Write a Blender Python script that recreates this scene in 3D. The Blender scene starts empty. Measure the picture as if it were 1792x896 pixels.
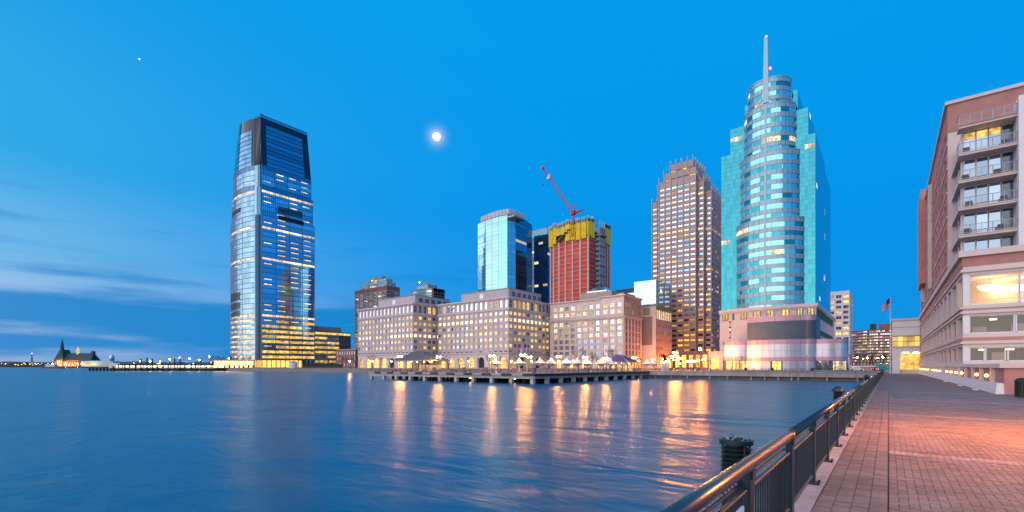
import bpy, math, random
from mathutils import Vector, Matrix
R = math.radians
random.seed(7)
scene = bpy.context.scene

# ------------------------------------------------------------------ camera
TH = math.atan(0.8); SN, CS = math.sin(TH), math.cos(TH)
FPX, HOR, CX, CAMZ = 824.0, 640.0, 896.0, 1.9      # photograph is 1792 x 896
cam_d = bpy.data.cameras.new("camera"); cam = bpy.data.objects.new("camera", cam_d)
scene.collection.objects.link(cam)
cam.location = (0, 0, CAMZ); cam.rotation_euler = (R(90), 0, TH)
cam_d.sensor_width = 36.0; cam_d.lens = 36.0 * FPX / 1792.0
cam_d.shift_y = (HOR - 448.0) / 1792.0
cam_d.clip_start = 0.1; cam_d.clip_end = 30000
scene.camera = cam

# ------------------------------------------------------------------ world: twilight sky
SUN_AZ = Vector((-0.22, -0.97, 0)).normalized()      # dawn glow lies behind the photographer
SUN_EL = R(16.0)
world = bpy.data.worlds.new("World"); scene.world = world; world.use_nodes = True
nt = world.node_tree; nt.nodes.clear()
def N(t, **kw):
    n = nt.nodes.new(t)
    for k, v in kw.items(): setattr(n, k, v)
    return n
L = nt.links.new
out = N('ShaderNodeOutputWorld'); bg = N('ShaderNodeBackground'); L(bg.outputs[0], out.inputs[0])
tc = N('ShaderNodeTexCoord'); sep = N('ShaderNodeSeparateXYZ'); L(tc.outputs['Generated'], sep.inputs[0])
def math_n(op, a, b=None, c=None, clamp=False):
    n = N('ShaderNodeMath', operation=op); n.use_clamp = clamp
    for i, s in enumerate((a, b, c)):
        if s is None: continue
        if isinstance(s, (int, float)): n.inputs[i].default_value = s
        else: L(s, n.inputs[i])
    return n.outputs[0]
def ramp(fac, stops, interp='EASE'):
    n = N('ShaderNodeValToRGB'); n.color_ramp.interpolation = interp
    e = n.color_ramp.elements
    while len(e) < len(stops): e.new(0.5)
    for el, (p, c) in zip(e, stops): el.position = p; el.color = (*c, 1)
    L(fac, n.inputs[0]); return n.outputs[0]
def mixc(f, a, b, mode='MIX'):
    n = N('ShaderNodeMix', data_type='RGBA', blend_type=mode)
    for i, s in ((0, f), (6, a), (7, b)):
        if isinstance(s, (int, float)): n.inputs[i].default_value = s
        elif isinstance(s, tuple): n.inputs[i].default_value = (*s, 1)
        else: L(s, n.inputs[i])
    return n.outputs[2]
z01 = math_n('MAXIMUM', sep.outputs[2], 0.0)
# blue hour away from the sun, paler and rosier towards it
away = ramp(z01, [(0.0, (.006, .27, .68)), (.10, (.003, .28, .76)), (.24, (.001, .29, .80)), (.42, (.001, .315, .82)), (.64, (.0015, .335, .82)), (1.0, (.01, .20, .52))])
towards = ramp(z01, [(0.0, (1.0, .82, .72)), (.08, (.92, .92, .86)), (.18, (.36, .74, .84)), (.32, (.08, .52, .78)), (.62, (.01, .34, .74)), (1.0, (.015, .13, .40))])
dotn = N('ShaderNodeVectorMath', operation='DOT_PRODUCT'); L(tc.outputs['Generated'], dotn.inputs[0])
dotn.inputs[1].default_value = SUN_AZ
mr = N('ShaderNodeMapRange', interpolation_type='SMOOTHSTEP'); L(dotn.outputs['Value'], mr.inputs[0])
mr.inputs[1].default_value = -0.95; mr.inputs[2].default_value = 1.05
dawn = math_n('POWER', mr.outputs[0], 1.6)
sky_c = mixc(dawn, away, towards)
nish = N('ShaderNodeTexSky', sky_type='NISHITA'); nish.sun_disc = False
nish.sun_elevation = SUN_EL; nish.sun_rotation = math.atan2(SUN_AZ.x, SUN_AZ.y)
nish.air_density = 1.0; nish.dust_density = 1.5; nish.ozone_density = 6.0
nsc = mixc(1.0, nish.outputs[0], (.0008, .002, .0025), 'MULTIPLY')
sky_c = mixc(1.0, sky_c, nsc, 'ADD')
# thin stratus low over the harbour
mp = N('ShaderNodeMapping'); L(tc.outputs['Generated'], mp.inputs[0]); mp.inputs['Scale'].default_value = (1.6, 1.6, 15.0)
nz = N('ShaderNodeTexNoise'); L(mp.outputs[0], nz.inputs[0]); nz.inputs['Scale'].default_value = 2.2; nz.inputs['Detail'].default_value = 7; nz.inputs['Roughness'].default_value = .5
low = ramp(z01, [(0.0, (.35, .35, .35)), (.018, (.48, .48, .48)), (.04, (.84, .84, .84)), (.088, (.80, .80, .80)), (.135, (.34, .34, .34)), (.26, (.12, .12, .12)), (.34, (0, 0, 0))], 'LINEAR')
cl = math_n('MULTIPLY_ADD', nz.outputs[0], 1.0, math_n('MULTIPLY', low, 0.55))
clf = N('ShaderNodeMapRange', interpolation_type='SMOOTHSTEP'); L(cl, clf.inputs[0])
clf.inputs[1].default_value = .60; clf.inputs[2].default_value = .94; clf.inputs[4].default_value = .92
lw = math_n('GREATER_THAN', low, 0.001)
west = N('ShaderNodeMapRange', interpolation_type='SMOOTHSTEP')
dw = N('ShaderNodeVectorMath', operation='DOT_PRODUCT'); L(tc.outputs['Generated'], dw.inputs[0]); dw.inputs[1].default_value = (-0.98, 0.2, 0)
L(dw.outputs['Value'], west.inputs[0]); west.inputs[1].default_value = .45; west.inputs[2].default_value = .98
cfac = math_n('MULTIPLY', math_n('MULTIPLY', clf.outputs[0], lw), west.outputs[0])
cloud_c = mixc(math_n('POWER', dawn, 4.0), (.002, .235, .62), (.40, .50, .68))
sky_c = mixc(cfac, sky_c, cloud_c)
# thin haze lit by the moon around its disc
MOON_DIR = Vector((-SN * 1 + CS * (764 - CX) / FPX, CS * 1 + SN * (764 - CX) / FPX, (HOR - 239) / FPX)).normalized()
dm = N('ShaderNodeVectorMath', operation='DOT_PRODUCT'); L(tc.outputs['Generated'], dm.inputs[0]); dm.inputs[1].default_value = MOON_DIR
halo = N('ShaderNodeMapRange'); L(math_n('ARCCOSINE', dm.outputs['Value']), halo.inputs[0])
halo.inputs[1].default_value = R(0.3); halo.inputs[2].default_value = R(2.6); halo.inputs[3].default_value = 1.0; halo.inputs[4].default_value = 0.0
h3 = math_n('MULTIPLY', math_n('POWER', halo.outputs[0], 5.5), .75)
sky_c = mixc(h3, sky_c, (.80, .82, .95))
L(sky_c, bg.inputs[0]); bg.inputs[1].default_value = 1.0

# ------------------------------------------------------------------ sun lamp (soft glow of the dawn side)
sun_d = bpy.data.lights.new("sun", 'SUN'); sun = bpy.data.objects.new("sun", sun_d); scene.collection.objects.link(sun)
sdir = (SUN_AZ * math.cos(SUN_EL) + Vector((0, 0, math.sin(SUN_EL)))).normalized()
sun.rotation_euler = (-sdir).to_track_quat('-Z', 'Y').to_euler()
sun.location = (0, -50, 60)
sun_d.energy = 3.5; sun_d.angle = R(115); sun_d.color = (1.0, .74, .68)

scene.view_settings.view_transform = 'Standard'; scene.view_settings.look = 'None'
scene.view_settings.exposure = 0.0; scene.view_settings.gamma = 1.0; scene.view_settings.use_curve_mapping = False
scene.render.engine = 'CYCLES'
scene.cycles.use_denoising = True
scene.cycles.max_bounces = 6; scene.cycles.diffuse_bounces = 2; scene.cycles.glossy_bounces = 4; scene.cycles.transmission_bounces = 4
scene.cycles.transparent_max_bounces = 6
scene.cycles.caustics_reflective = False; scene.cycles.caustics_refractive = False
scene.cycles.sample_clamp_indirect = 6.0

# ------------------------------------------------------------------ pixel -> place helpers
def W(px, d):
    r = (px - CX) / FPX * d
    return (-SN * d + CS * r, CS * d + SN * r)
def depth(x, y): return -SN * x + CS * y
def px_x(px, y):                       # x where the ray of column px meets the plane y
    k = (px - CX) / FPX
    return (k * CS * y - SN * y) / (CS + k * SN)
def px_y(px, x):                       # y where it meets the plane x
    k = (px - CX) / FPX
    return (CS * x + k * SN * x) / (k * CS - SN)
def zpx(py, x, y): return CAMZ + (HOR - py) * depth(x, y) / FPX

# ------------------------------------------------------------------ mesh helpers
COL = scene.collection
class MB:
    def __init__(s): s.v = []; s.f = []; s.m = []
    def quad(s, a, b, c, d, m=0):
        n = len(s.v); s.v += [a, b, c, d]; s.f.append((n, n+1, n+2, n+3)); s.m.append(m); return s
    def tri(s, a, b, c, m=0):
        n = len(s.v); s.v += [a, b, c]; s.f.append((n, n+1, n+2)); s.m.append(m)
    def box(s, x0, y0, z0, x1, y1, z1, m=0):
        n = len(s.v)
        s.v += [(x0,y0,z0),(x1,y0,z0),(x1,y1,z0),(x0,y1,z0),(x0,y0,z1),(x1,y0,z1),(x1,y1,z1),(x0,y1,z1)]
        for f in ((0,3,2,1),(4,5,6,7),(0,1,5,4),(1,2,6,5),(2,3,7,6),(3,0,4,7)):
            s.f.append(tuple(n+i for i in f)); s.m.append(m)
        return s
    def prism(s, poly, z0, z1, m=0, mt=None, poly1=None, bottom=True):
        n = len(s.v); k = len(poly); p1 = poly1 or poly
        s.v += [(x, y, z0) for x, y in poly] + [(x, y, z1) for x, y in p1]
        for i in range(k):
            j = (i+1) % k; s.f.append((n+i, n+j, n+k+j, n+k+i)); s.m.append(m)
        s.f.append(tuple(range(n+k, n+2*k))); s.m.append(m if mt is None else mt)
        if bottom: s.f.append(tuple(range(n+k-1, n-1, -1))); s.m.append(m)
        return s
    def cyl(s, x, y, z0, z1, r0, r1=None, n=10, m=0):
        r1 = r0 if r1 is None else r1
        c = [(math.cos(2*math.pi*i/n), math.sin(2*math.pi*i/n)) for i in range(n)]
        return s.prism([(x+a*r0, y+b*r0) for a, b in c], z0, z1, m, None, [(x+a*r1, y+b*r1) for a, b in c])
    def lathe(s, x, y, prof, n=14, m=0):
        b = len(s.v)
        for r, z in prof:
            s.v += [(x+r*math.cos(2*math.pi*i/n), y+r*math.sin(2*math.pi*i/n), z) for i in range(n)]
        for q in range(len(prof)-1):
            for i in range(n):
                j = (i+1) % n
                s.f.append((b+q*n+i, b+q*n+j, b+(q+1)*n+j, b+(q+1)*n+i)); s.m.append(m)
        s.f.append(tuple(b+(len(prof)-1)*n+i for i in range(n))); s.m.append(m)
        s.f.append(tuple(b+i for i in range(n-1, -1, -1))); s.m.append(m)
        return s
    def tube(s, p, q, r0, r1=None, n=6, m=0):
        r1 = r0 if r1 is None else r1
        p = Vector(p); q = Vector(q); d = (q-p)
        if d.length < 1e-6: return s
        d.normalize(); a = d.orthogonal().normalized(); b = d.cross(a)
        k = len(s.v)
        for c, r in ((p, r0), (q, r1)):
            for i in range(n):
                t = 2*math.pi*i/n; s.v.append(tuple(c + a*math.cos(t)*r + b*math.sin(t)*r))
        for i in range(n):
            j = (i+1) % n; s.f.append((k+i, k+j, k+n+j, k+n+i)); s.m.append(m)
        s.f.append(tuple(k+i for i in range(n-1, -1, -1))); s.m.append(m)
        s.f.append(tuple(k+n+i for i in range(n))); s.m.append(m)
        return s
    def ball(s, c, r, n=10, k=6, m=0, zs=1.0, half=False):
        t0 = 0.0 if not half else 0.5
        prof = []
        for i in range(k+1):
            a = -math.pi/2 + math.pi*(t0 + (1-t0)*i/k)
            prof.append((max(r*math.cos(a), .001), c[2]+r*zs*math.sin(a)))
        return s.lathe(c[0], c[1], prof, n, m)
    def strip(s, pts, z0, z1, t, m=0, inner=True):
        """box-like band that follows a polyline (left to right seen from outside), standing t proud of it"""
        off = offset(pts, t)
        for i in range(len(pts)-1):
            a, b, c, d = off[i], off[i+1], pts[i+1], pts[i]
            s.quad((*a, z0), (*b, z0), (*b, z1), (*a, z1), m)
            s.quad((*a, z1), (*b, z1), (*c, z1), (*d, z1), m)
            s.quad((*d, z0), (*c, z0), (*b, z0), (*a, z0), m)
        a, d = off[0], pts[0]; s.quad((*d, z0), (*a, z0), (*a, z1), (*d, z1), m)
        a, d = off[-1], pts[-1]; s.quad((*a, z0), (*d, z0), (*d, z1), (*a, z1), m)
        return s
    def add(s, o, mat4, mmap=None):
        n = len(s.v); s.v += [tuple(mat4 @ Vector(v)) for v in o.v]
        s.f += [tuple(n+i for i in f) for f in o.f]; s.m += [mmap[i] if mmap else i for i in o.m]
    def mesh(s, name, mats, smooth=False):
        me = bpy.data.meshes.new(name); me.from_pydata(s.v, [], s.f)
        for m in mats: me.materials.append(m)
        me.polygons.foreach_set('material_index', s.m)
        if smooth: me.polygons.foreach_set('use_smooth', [True]*len(s.f))
        me.update(); return me
    def build(s, name, mats, parent=None, loc=(0,0,0), rz=0, smooth=False, label=None, kind=None):
        if not isinstance(mats, (list, tuple)): mats = [mats]
        return O(name, s.mesh(name, mats, smooth), parent, loc, rz, label, kind)
def offset(pts, t):
    res = []
    for i, p in enumerate(pts):
        nx = ny = 0
        dirs = []
        if i > 0: dirs.append((p[0]-pts[i-1][0], p[1]-pts[i-1][1]))
        if i < len(pts)-1: dirs.append((pts[i+1][0]-p[0], pts[i+1][1]-p[1]))
        ns = []
        for dx, dy in dirs:
            l = math.hypot(dx, dy) or 1; ns.append((dy/l, -dx/l))
        nx = sum(n[0] for n in ns); ny = sum(n[1] for n in ns); l = math.hypot(nx, ny) or 1
        nx /= l; ny /= l
        k = t / max(.35, nx*ns[0][0]+ny*ns[0][1])
        res.append((p[0]+nx*k, p[1]+ny*k))
    return res
def O(name, me, parent=None, loc=(0,0,0), rz=0, label=None, kind=None):
    o = bpy.data.objects.new(name, me); COL.objects.link(o)
    o.location = loc
    if rz: o.rotation_euler = (0, 0, rz)
    if parent: o.parent = parent
    if label: o['label'] = label
    if kind: o['kind'] = kind
    return o
def tag(o, label, cat, group=None):
    o['label'] = label; o['category'] = cat
    if group: o['group'] = group
    return o
def T(name, label, cat, loc=(0,0,0), rz=0, group=None):
    return tag(O(name, None, None, loc, rz), label, cat, group)
def copy_tree(o, parent=None):
    c = o.copy(); COL.objects.link(c); c.parent = parent
    for ch in list(o.children): copy_tree(ch, c)
    return c

# ------------------------------------------------------------------ materials
M = {}
def _nodes(name):
    m = bpy.data.materials.new(name); m.use_nodes = True
    t = m.node_tree; return m, t, t.nodes['Principled BSDF']
def mat(name, col, rough=.7, metal=0.0, var=.12, scale=.35, bump=0.0, bscale=6.0, spec=.4, streak=False, coord='Object'):
    """plain surface with two octaves of tonal wear and optional fine relief"""
    m, t, b = _nodes(name)
    n = t.nodes.new; l = t.links.new
    tcn = n('ShaderNodeTexCoord'); mpn = n('ShaderNodeMapping'); src = n('ShaderNodeNewGeometry').outputs['Position'] if coord == 'World' else tcn.outputs[coord]; l(src, mpn.inputs[0])
    if streak: mpn.inputs['Scale'].default_value = (1, 1, .12)
    nz = n('ShaderNodeTexNoise'); nz.inputs['Scale'].default_value = scale; nz.inputs['Detail'].default_value = 6; nz.inputs['Roughness'].default_value = .62
    l(mpn.outputs[0], nz.inputs[0])
    r = n('ShaderNodeMapRange'); r.inputs[1].default_value = .25; r.inputs[2].default_value = .75
    r.inputs[3].default_value = 1-var; r.inputs[4].default_value = 1+var; l(nz.outputs[0], r.inputs[0])
    geo = n('ShaderNodeNewGeometry'); oi = n('ShaderNodeObjectInfo')
    ad = n('ShaderNodeMath'); ad.operation = 'ADD'; l(geo.outputs['Random Per Island'], ad.inputs[0]); l(oi.outputs['Random'], ad.inputs[1])
    fr = n('ShaderNodeMath'); fr.operation = 'FRACT'; l(ad.outputs[0], fr.inputs[0])
    r2 = n('ShaderNodeMapRange'); r2.inputs[3].default_value = 1-var*.5; r2.inputs[4].default_value = 1+var*.5; l(fr.outputs[0], r2.inputs[0])
    mu = n('ShaderNodeMath'); mu.operation = 'MULTIPLY'; l(r.outputs[0], mu.inputs[0]); l(r2.outputs[0], mu.inputs[1])
    vm = n('ShaderNodeVectorMath'); vm.operation = 'SCALE'; vm.inputs[0].default_value = col; l(mu.outputs[0], vm.inputs['Scale'])
    l(vm.outputs[0], b.inputs['Base Color'])
    b.inputs['Roughness'].default_value = rough; b.inputs['Metallic'].default_value = metal
    b.inputs['Specular IOR Level'].default_value = spec
    if bump:
        n2 = n('ShaderNodeTexNoise'); n2.inputs['Scale'].default_value = bscale; n2.inputs['Detail'].default_value = 5; l(src, n2.inputs[0])
        bp = n('ShaderNodeBump'); bp.inputs['Strength'].default_value = bump; bp.inputs['Distance'].default_value = .05
        l(n2.outputs[0], bp.inputs['Height']); l(bp.outputs[0], b.inputs['Normal'])
    M[name] = m; return m
def glass(name, col, rough=.04, metal=.85, wob=.02, wscale=.25, var=.25):
    """coated facade glass: tinted mirror, every pane slightly out of true"""
    m, t, b = _nodes(name); n = t.nodes.new; l = t.links.new
    geo = n('ShaderNodeNewGeometry'); oi = n('ShaderNodeObjectInfo')
    ad = n('ShaderNodeMath'); ad.operation = 'ADD'; l(geo.outputs['Random Per Island'], ad.inputs[0]); l(oi.outputs['Random'], ad.inputs[1])
    fr = n('ShaderNodeMath'); fr.operation = 'FRACT'; l(ad.outputs[0], fr.inputs[0])
    r2 = n('ShaderNodeMapRange'); r2.inputs[3].default_value = 1-var; r2.inputs[4].default_value = 1+var; l(fr.outputs[0], r2.inputs[0])
    vm = n('ShaderNodeVectorMath'); vm.operation = 'SCALE'; vm.inputs[0].default_value = col; l(r2.outputs[0], vm.inputs['Scale'])
    l(vm.outputs[0], b.inputs['Base Color'])
    b.inputs['Roughness'].default_value = rough; b.inputs['Metallic'].default_value = metal
    tcn = n('ShaderNodeTexCoord'); nz = n('ShaderNodeTexNoise'); nz.inputs['Scale'].default_value = wscale; nz.inputs['Detail'].default_value = 2
    l(geo.outputs['Position'], nz.inputs[0])
    bp = n('ShaderNodeBump'); bp.inputs['Strength'].default_value = 1.0; bp.inputs['Distance'].default_value = wob / wscale * .25
    l(nz.outputs[0], bp.inputs['Height']); l(bp.outputs[0], b.inputs['Normal'])
    M[name] = m; return m
def lit(name, col, strength, base=(.12, .11, .09), scale=1.1, spread=.55):
    """window with the lamps on behind it: uneven warm light, ceiling brighter, glossy pane in front"""
    m, t, b = _nodes(name); n = t.nodes.new; l = t.links.new
    geo = n('ShaderNodeNewGeometry'); oi = n('ShaderNodeObjectInfo')
    ad = n('ShaderNodeMath'); ad.operation = 'ADD'; l(geo.outputs['Random Per Island'], ad.inputs[0]); l(oi.outputs['Random'], ad.inputs[1])
    fr = n('ShaderNodeMath'); fr.operation = 'FRACT'; l(ad.outputs[0], fr.inputs[0])
    r2 = n('ShaderNodeMapRange'); r2.inputs[3].default_value = strength*(1-spread); r2.inputs[4].default_value = strength*(1+spread); l(fr.outputs[0], r2.inputs[0])
    nz = n('ShaderNodeTexNoise'); nz.inputs['Scale'].default_value = scale; nz.inputs['Detail'].default_value = 3; l(geo.outputs['Position'], nz.inputs[0])
    r = n('ShaderNodeMapRange'); r.inputs[1].default_value = .32; r.inputs[2].default_value = .68; r.inputs[3].default_value = .35; r.inputs[4].default_value = 1.35; l(nz.outputs[0], r.inputs[0])
    mu = n('ShaderNodeMath'); mu.operation = 'MULTIPLY'; l(r.outputs[0], mu.inputs[0]); l(r2.outputs[0], mu.inputs[1])
    l(mu.outputs[0], b.inputs['Emission Strength']); b.inputs['Emission Color'].default_value = (*col, 1)
    b.inputs['Base Color'].default_value = (*base, 1); b.inputs['Roughness'].default_value = .12
    m.cycles.emission_sampling = 'NONE' if strength < 1.6 else 'AUTO'
    M[name] = m; return m
def lamp_mat(name, col, strength):
    m, t, b = _nodes(name)
    b.inputs['Emission Color'].default_value = (*col, 1); b.inputs['Emission Strength'].default_value = strength
    b.inputs['Base Color'].default_value = (.8, .8, .75, 1); M[name] = m; return m

mat('stone_grey', (.52, .46, .475), .8, var=.10, scale=.25, bump=.15)
mat('stone_pale', (.60, .54, .54), .8, var=.08, scale=.3)
mat('stone_pink', (.66, .55, .54), .8, var=.08, scale=.2)
mat('stone_tan', (.42, .31, .27), .8, var=.10, scale=.2)
mat('roof_grey', (.30, .29, .31), .85, var=.12)
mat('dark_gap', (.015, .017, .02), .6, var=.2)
mat('granite_brown', (.42, .315, .295), .55, var=.12, scale=.3)
mat('granite_pale', (.42, .34, .33), .6, var=.1)
mat('panel_grey', (.30, .44, .50), .35, .35, var=.07, scale=.5)
mat('panel_white', (.56, .58, .66), .30, .55, var=.06, scale=.6)
mat('panel_pink', (.50, .30, .36), .35, .35, var=.07, scale=.6)
mat('wall_pink', (.60, .48, .48), .7, var=.06, scale=.2)
mat('louvre', (.13, .16, .20), .5, .4, var=.08)
mat('green_frame', (.04, .16, .12), .5, var=.1)
mat('copper_green', (.08, .30, .24), .6, var=.15)
mat('concrete', (.36, .33, .31), .9, var=.28, scale=.8, bump=.3, streak=True)
mat('concrete_pale', (.46, .43, .42), .88, var=.2, scale=1.2, bump=.3)
mat('quay_deck', (.24, .21, .20), .85, var=.2, scale=.4)
mat('timber_dark', (.035, .028, .024), .85, var=.35, scale=2)
mat('steel_dark', (.035, .042, .05), .4, .5, var=.15)
mat('steel_grey', (.30, .31, .34), .45, .6, var=.1)
mat('black_metal', (.02, .022, .024), .45, .3, var=.2)
mat('white_paint', (.72, .70, .70), .55, var=.06)
mat('cream_paint', (.66, .54, .49), .75, var=.07, scale=.25)
mat('brick_red', (.46, .215, .185), .85, var=.16, scale=.5, bump=.2, bscale=12)
mat('brick_brown', (.26, .125, .10), .85, var=.2, scale=.5)
mat('net_red', (.66, .09, .055), .75, var=.25, scale=.16)
mat('net_yellow', (.85, .62, .02), .7, var=.22, scale=.3)
mat('slab_concrete', (.62, .52, .50), .85, var=.15)
mat('formwork', (.16, .10, .06), .85, var=.3, scale=1)
mat('crane_red', (.60, .02, .06), .5, var=.1)
mat('canvas_white', (.74, .72, .72), .8, var=.05)
mat('roof_purple', (.10, .07, .17), .6, var=.15)
mat('roof_slate', (.12, .10, .10), .6, var=.15)
mat('bark', (.075, .055, .05), .9, var=.3, scale=3)
mat('hedge', (.03, .05, .03), .9, var=.4, scale=1.5)
mat('slate_green', (.02, .06, .07), .7, var=.2)
mat('bronze_dark', (.03, .028, .025), .35, .7, var=.2)
mat('land_dark', (.05, .055, .05), .95, var=.3, scale=.02)
mat('hills', (.045, .07, .10), 1.0, var=.15, scale=.004)
mat('teal_paint', (.01, .30, .30), .4, var=.05)
mat('tyre', (.02, .02, .02), .9)
mat('flag_red', (.55, .03, .05), .8); mat('flag_white', (.75, .75, .75), .8); mat('flag_blue', (.02, .04, .22), .8)
mat('rail_paint', (.020, .042, .055), .38, .35, var=.25, scale=6)
mat('rail_pipe', (.15, .13, .12), .26, .9, var=.22, scale=14, bump=.04, bscale=60)
mat('paver', (.26, .195, .175), .82, var=.34, scale=.9, bump=.4, bscale=45, coord='World')
mat('paver_light', (.42, .32, .29), .82, var=.25, scale=1.3, bump=.4, bscale=45, coord='World')
mat('paver_joint', (.10, .08, .07), .95, var=.3, scale=8)
mat('coping', (.44, .37, .34), .88, var=.25, scale=1.6, bump=.5, bscale=20)
mat('bin_green', (.012, .03, .026), .5, .2)

glass('glass_blue', (.32, .60, .78)); glass('glass_navy', (.045, .13, .24), metal=.75); glass('glass_teal', (.045, .33, .39), wob=.05, var=.13)
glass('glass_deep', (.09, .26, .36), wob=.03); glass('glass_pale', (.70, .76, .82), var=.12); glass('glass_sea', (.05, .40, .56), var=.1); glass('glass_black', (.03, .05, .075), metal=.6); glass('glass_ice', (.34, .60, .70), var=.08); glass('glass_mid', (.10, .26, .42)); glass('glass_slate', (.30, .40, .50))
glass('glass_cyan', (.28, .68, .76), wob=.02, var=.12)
glass('pane_sky_tint', (.40, .62, .64), metal=.2, rough=.15); glass('glass_dark', (.10, .13, .17), metal=.6); glass('glass_white', (.55, .72, .78), var=.06)  # apartment panes: pale reflected sky put into the base colour
lit('lit_warm', (1.0, .62, .17), 1.25); lit('lit_yellow', (1.0, .56, .08), 1.15); lit('lit_cream', (1.0, .78, .45), 1.05); lit('lit_dim', (1.0, .66, .28), .45)
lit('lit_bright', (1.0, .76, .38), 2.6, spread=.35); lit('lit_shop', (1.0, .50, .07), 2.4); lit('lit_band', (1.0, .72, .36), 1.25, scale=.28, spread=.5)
lit('lit_gold', (1.0, .58, .10), 1.1, scale=.35, spread=.4)
lit('lit_interior', (1.0, .66, .30), .75, scale=.6, spread=.2)
lamp_mat('lamp_gold', (1.0, .43, .075), 650); lamp_mat('lamp_square', (1.0, .40, .06), 330); lamp_mat('lamp_orange', (1.0, .25, .02), 900); lamp_mat('lamp_far', (1.0, .52, .12), 3.2); lamp_mat('lamp_white', (1.0, .86, .62), 60); lamp_mat('lamp_red', (1.0, .03, .03), 12)
lamp_mat('lamp_small', (1.0, .36, .05), 9); lamp_mat('moon_light', (1.0, .95, .92), 3.0); lamp_mat('lamp_bowl', (1.0, .74, .42), 7); lamp_mat('lamp_canopy', (1.0, .55, .10), 22)
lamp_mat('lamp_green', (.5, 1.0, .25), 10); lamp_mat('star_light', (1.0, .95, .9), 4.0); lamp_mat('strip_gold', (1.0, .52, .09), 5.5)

# harbour water: long low swell, finer ripple on it
def water_mat():
    m, t, b = _nodes('harbour_water'); n = t.nodes.new; l = t.links.new
    geo = n('ShaderNodeNewGeometry'); mp1 = n('ShaderNodeMapping'); l(geo.outputs['Position'], mp1.inputs[0])
    mp1.inputs['Rotation'].default_value = (0, 0, R(-30)); mp1.inputs['Scale'].default_value = (.5, 1.0, 1.0)
    prev = None
    pn = n('ShaderNodeTexNoise'); pn.inputs['Scale'].default_value = .03; pn.inputs['Detail'].default_value = 3; l(mp1.outputs[0], pn.inputs[0])
    pr_ = n('ShaderNodeMapRange'); pr_.inputs[1].default_value = .38; pr_.inputs[2].default_value = .62; pr_.inputs[3].default_value = .45; pr_.inputs[4].default_value = 1.25; l(pn.outputs[0], pr_.inputs[0])
    for sc, dist, det in ((.08, .60, 2), (.36, .30, 4), (1.5, .032, 4)):
        nz = n('ShaderNodeTexNoise'); nz.inputs['Scale'].default_value = sc; nz.inputs['Detail'].default_value = det; nz.inputs['Distortion'].default_value = .5; l(mp1.outputs[0], nz.inputs[0])
        bp = n('ShaderNodeBump'); bp.inputs['Distance'].default_value = dist; l(nz.outputs[0], bp.inputs['Height']); l(pr_.outputs[0], bp.inputs['Strength'])
        if prev: l(prev, bp.inputs['Normal'])
        prev = bp.outputs[0]
    l(prev, b.inputs['Normal'])
    b.inputs['Base Color'].default_value = (.0005, .11, .21, 1); b.inputs['Roughness'].default_value = .29
    b.inputs['IOR'].default_value = 1.33; b.inputs['Specular IOR Level'].default_value = .5
    M['water'] = m
water_mat()

# ------------------------------------------------------------------ facades
def lattice(mb, Wd, H, cols, rows, dep=.45, m=0, mr=None, arch=(), skip=()):
    """wall sheet with real openings and reveals; u to the right seen from outside, front plane y=0, z up"""
    mr = m if mr is None else mr
    z = 0.0
    for ri, (z0, z1) in enumerate(rows):
        if z0 > z + 1e-4: mb.quad((0,0,z), (Wd,0,z), (Wd,0,z0), (0,0,z0), m)
        u = 0.0
        for ci, (u0, u1) in enumerate(cols):
            if (ri, ci) in skip: continue
            if u0 > u + 1e-4: mb.quad((u,0,z0), (u0,0,z0), (u0,0,z1), (u,0,z1), m)
            u = u1
            mb.quad((u0,0,z0), (u0,dep,z0), (u0,dep,z1), (u0,0,z1), mr)
            mb.quad((u1,dep,z0), (u1,0,z0), (u1,0,z1), (u1,dep,z1), mr)
            mb.quad((u0,0,z0), (u1,0,z0), (u1,dep,z0), (u0,dep,z0), mr)
            if ri in arch:
                r = (u1-u0)/2; c = (u0+u1)/2; ry = min(r, (z1-z0)*.45); k = 8
                pa = [(c - r*math.cos(math.pi*i/k), z1 - ry + ry*math.sin(math.pi*i/k)) for i in range(k+1)]
                for i in range(k):
                    a, bb = pa[i], pa[i+1]; cor = (u0, z1) if i < k/2 else (u1, z1)
                    mb.tri((a[0],0,a[1]), (bb[0],0,bb[1]), (cor[0],0,cor[1]), m)
                    mb.quad((a[0],0,a[1]), (a[0],dep,a[1]), (bb[0],dep,bb[1]), (bb[0],0,bb[1]), mr)
            else:
                mb.quad((u0,dep,z1), (u1,dep,z1), (u1,0,z1), (u0,0,z1), mr)
        if u < Wd - 1e-4: mb.quad((u,0,z0), (Wd,0,z0), (Wd,0,z1), (u,0,z1), m)
        z = z1
    if z < H - 1e-4: mb.quad((0,0,z), (Wd,0,z), (Wd,0,H), (0,0,H), m)
WM = {}
def win_mb(w, h, nv, nh):
    mb = MB()
    mb.quad((-w/2,0,0), (w/2,0,0), (w/2,0,h), (-w/2,0,h), 0)
    t = min(.09, w*.06)
    for i in range(nv):
        u = -w/2 + w*(i+1)/(nv+1); mb.box(u-t, -.07, 0, u+t, .0, h, 1)
    for i in range(nh):
        zz = h*(i+1)/(nh+1); mb.box(-w/2, -.05, zz-t, w/2, .0, zz+t, 1)
    mb.box(-w/2, -.08, 0, w/2, 0, t*1.4, 1); mb.box(-w/2, -.08, h-t*1.4, w/2, 0, h, 1)
    return mb
COUNT = {}; LEFT = {}
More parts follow.
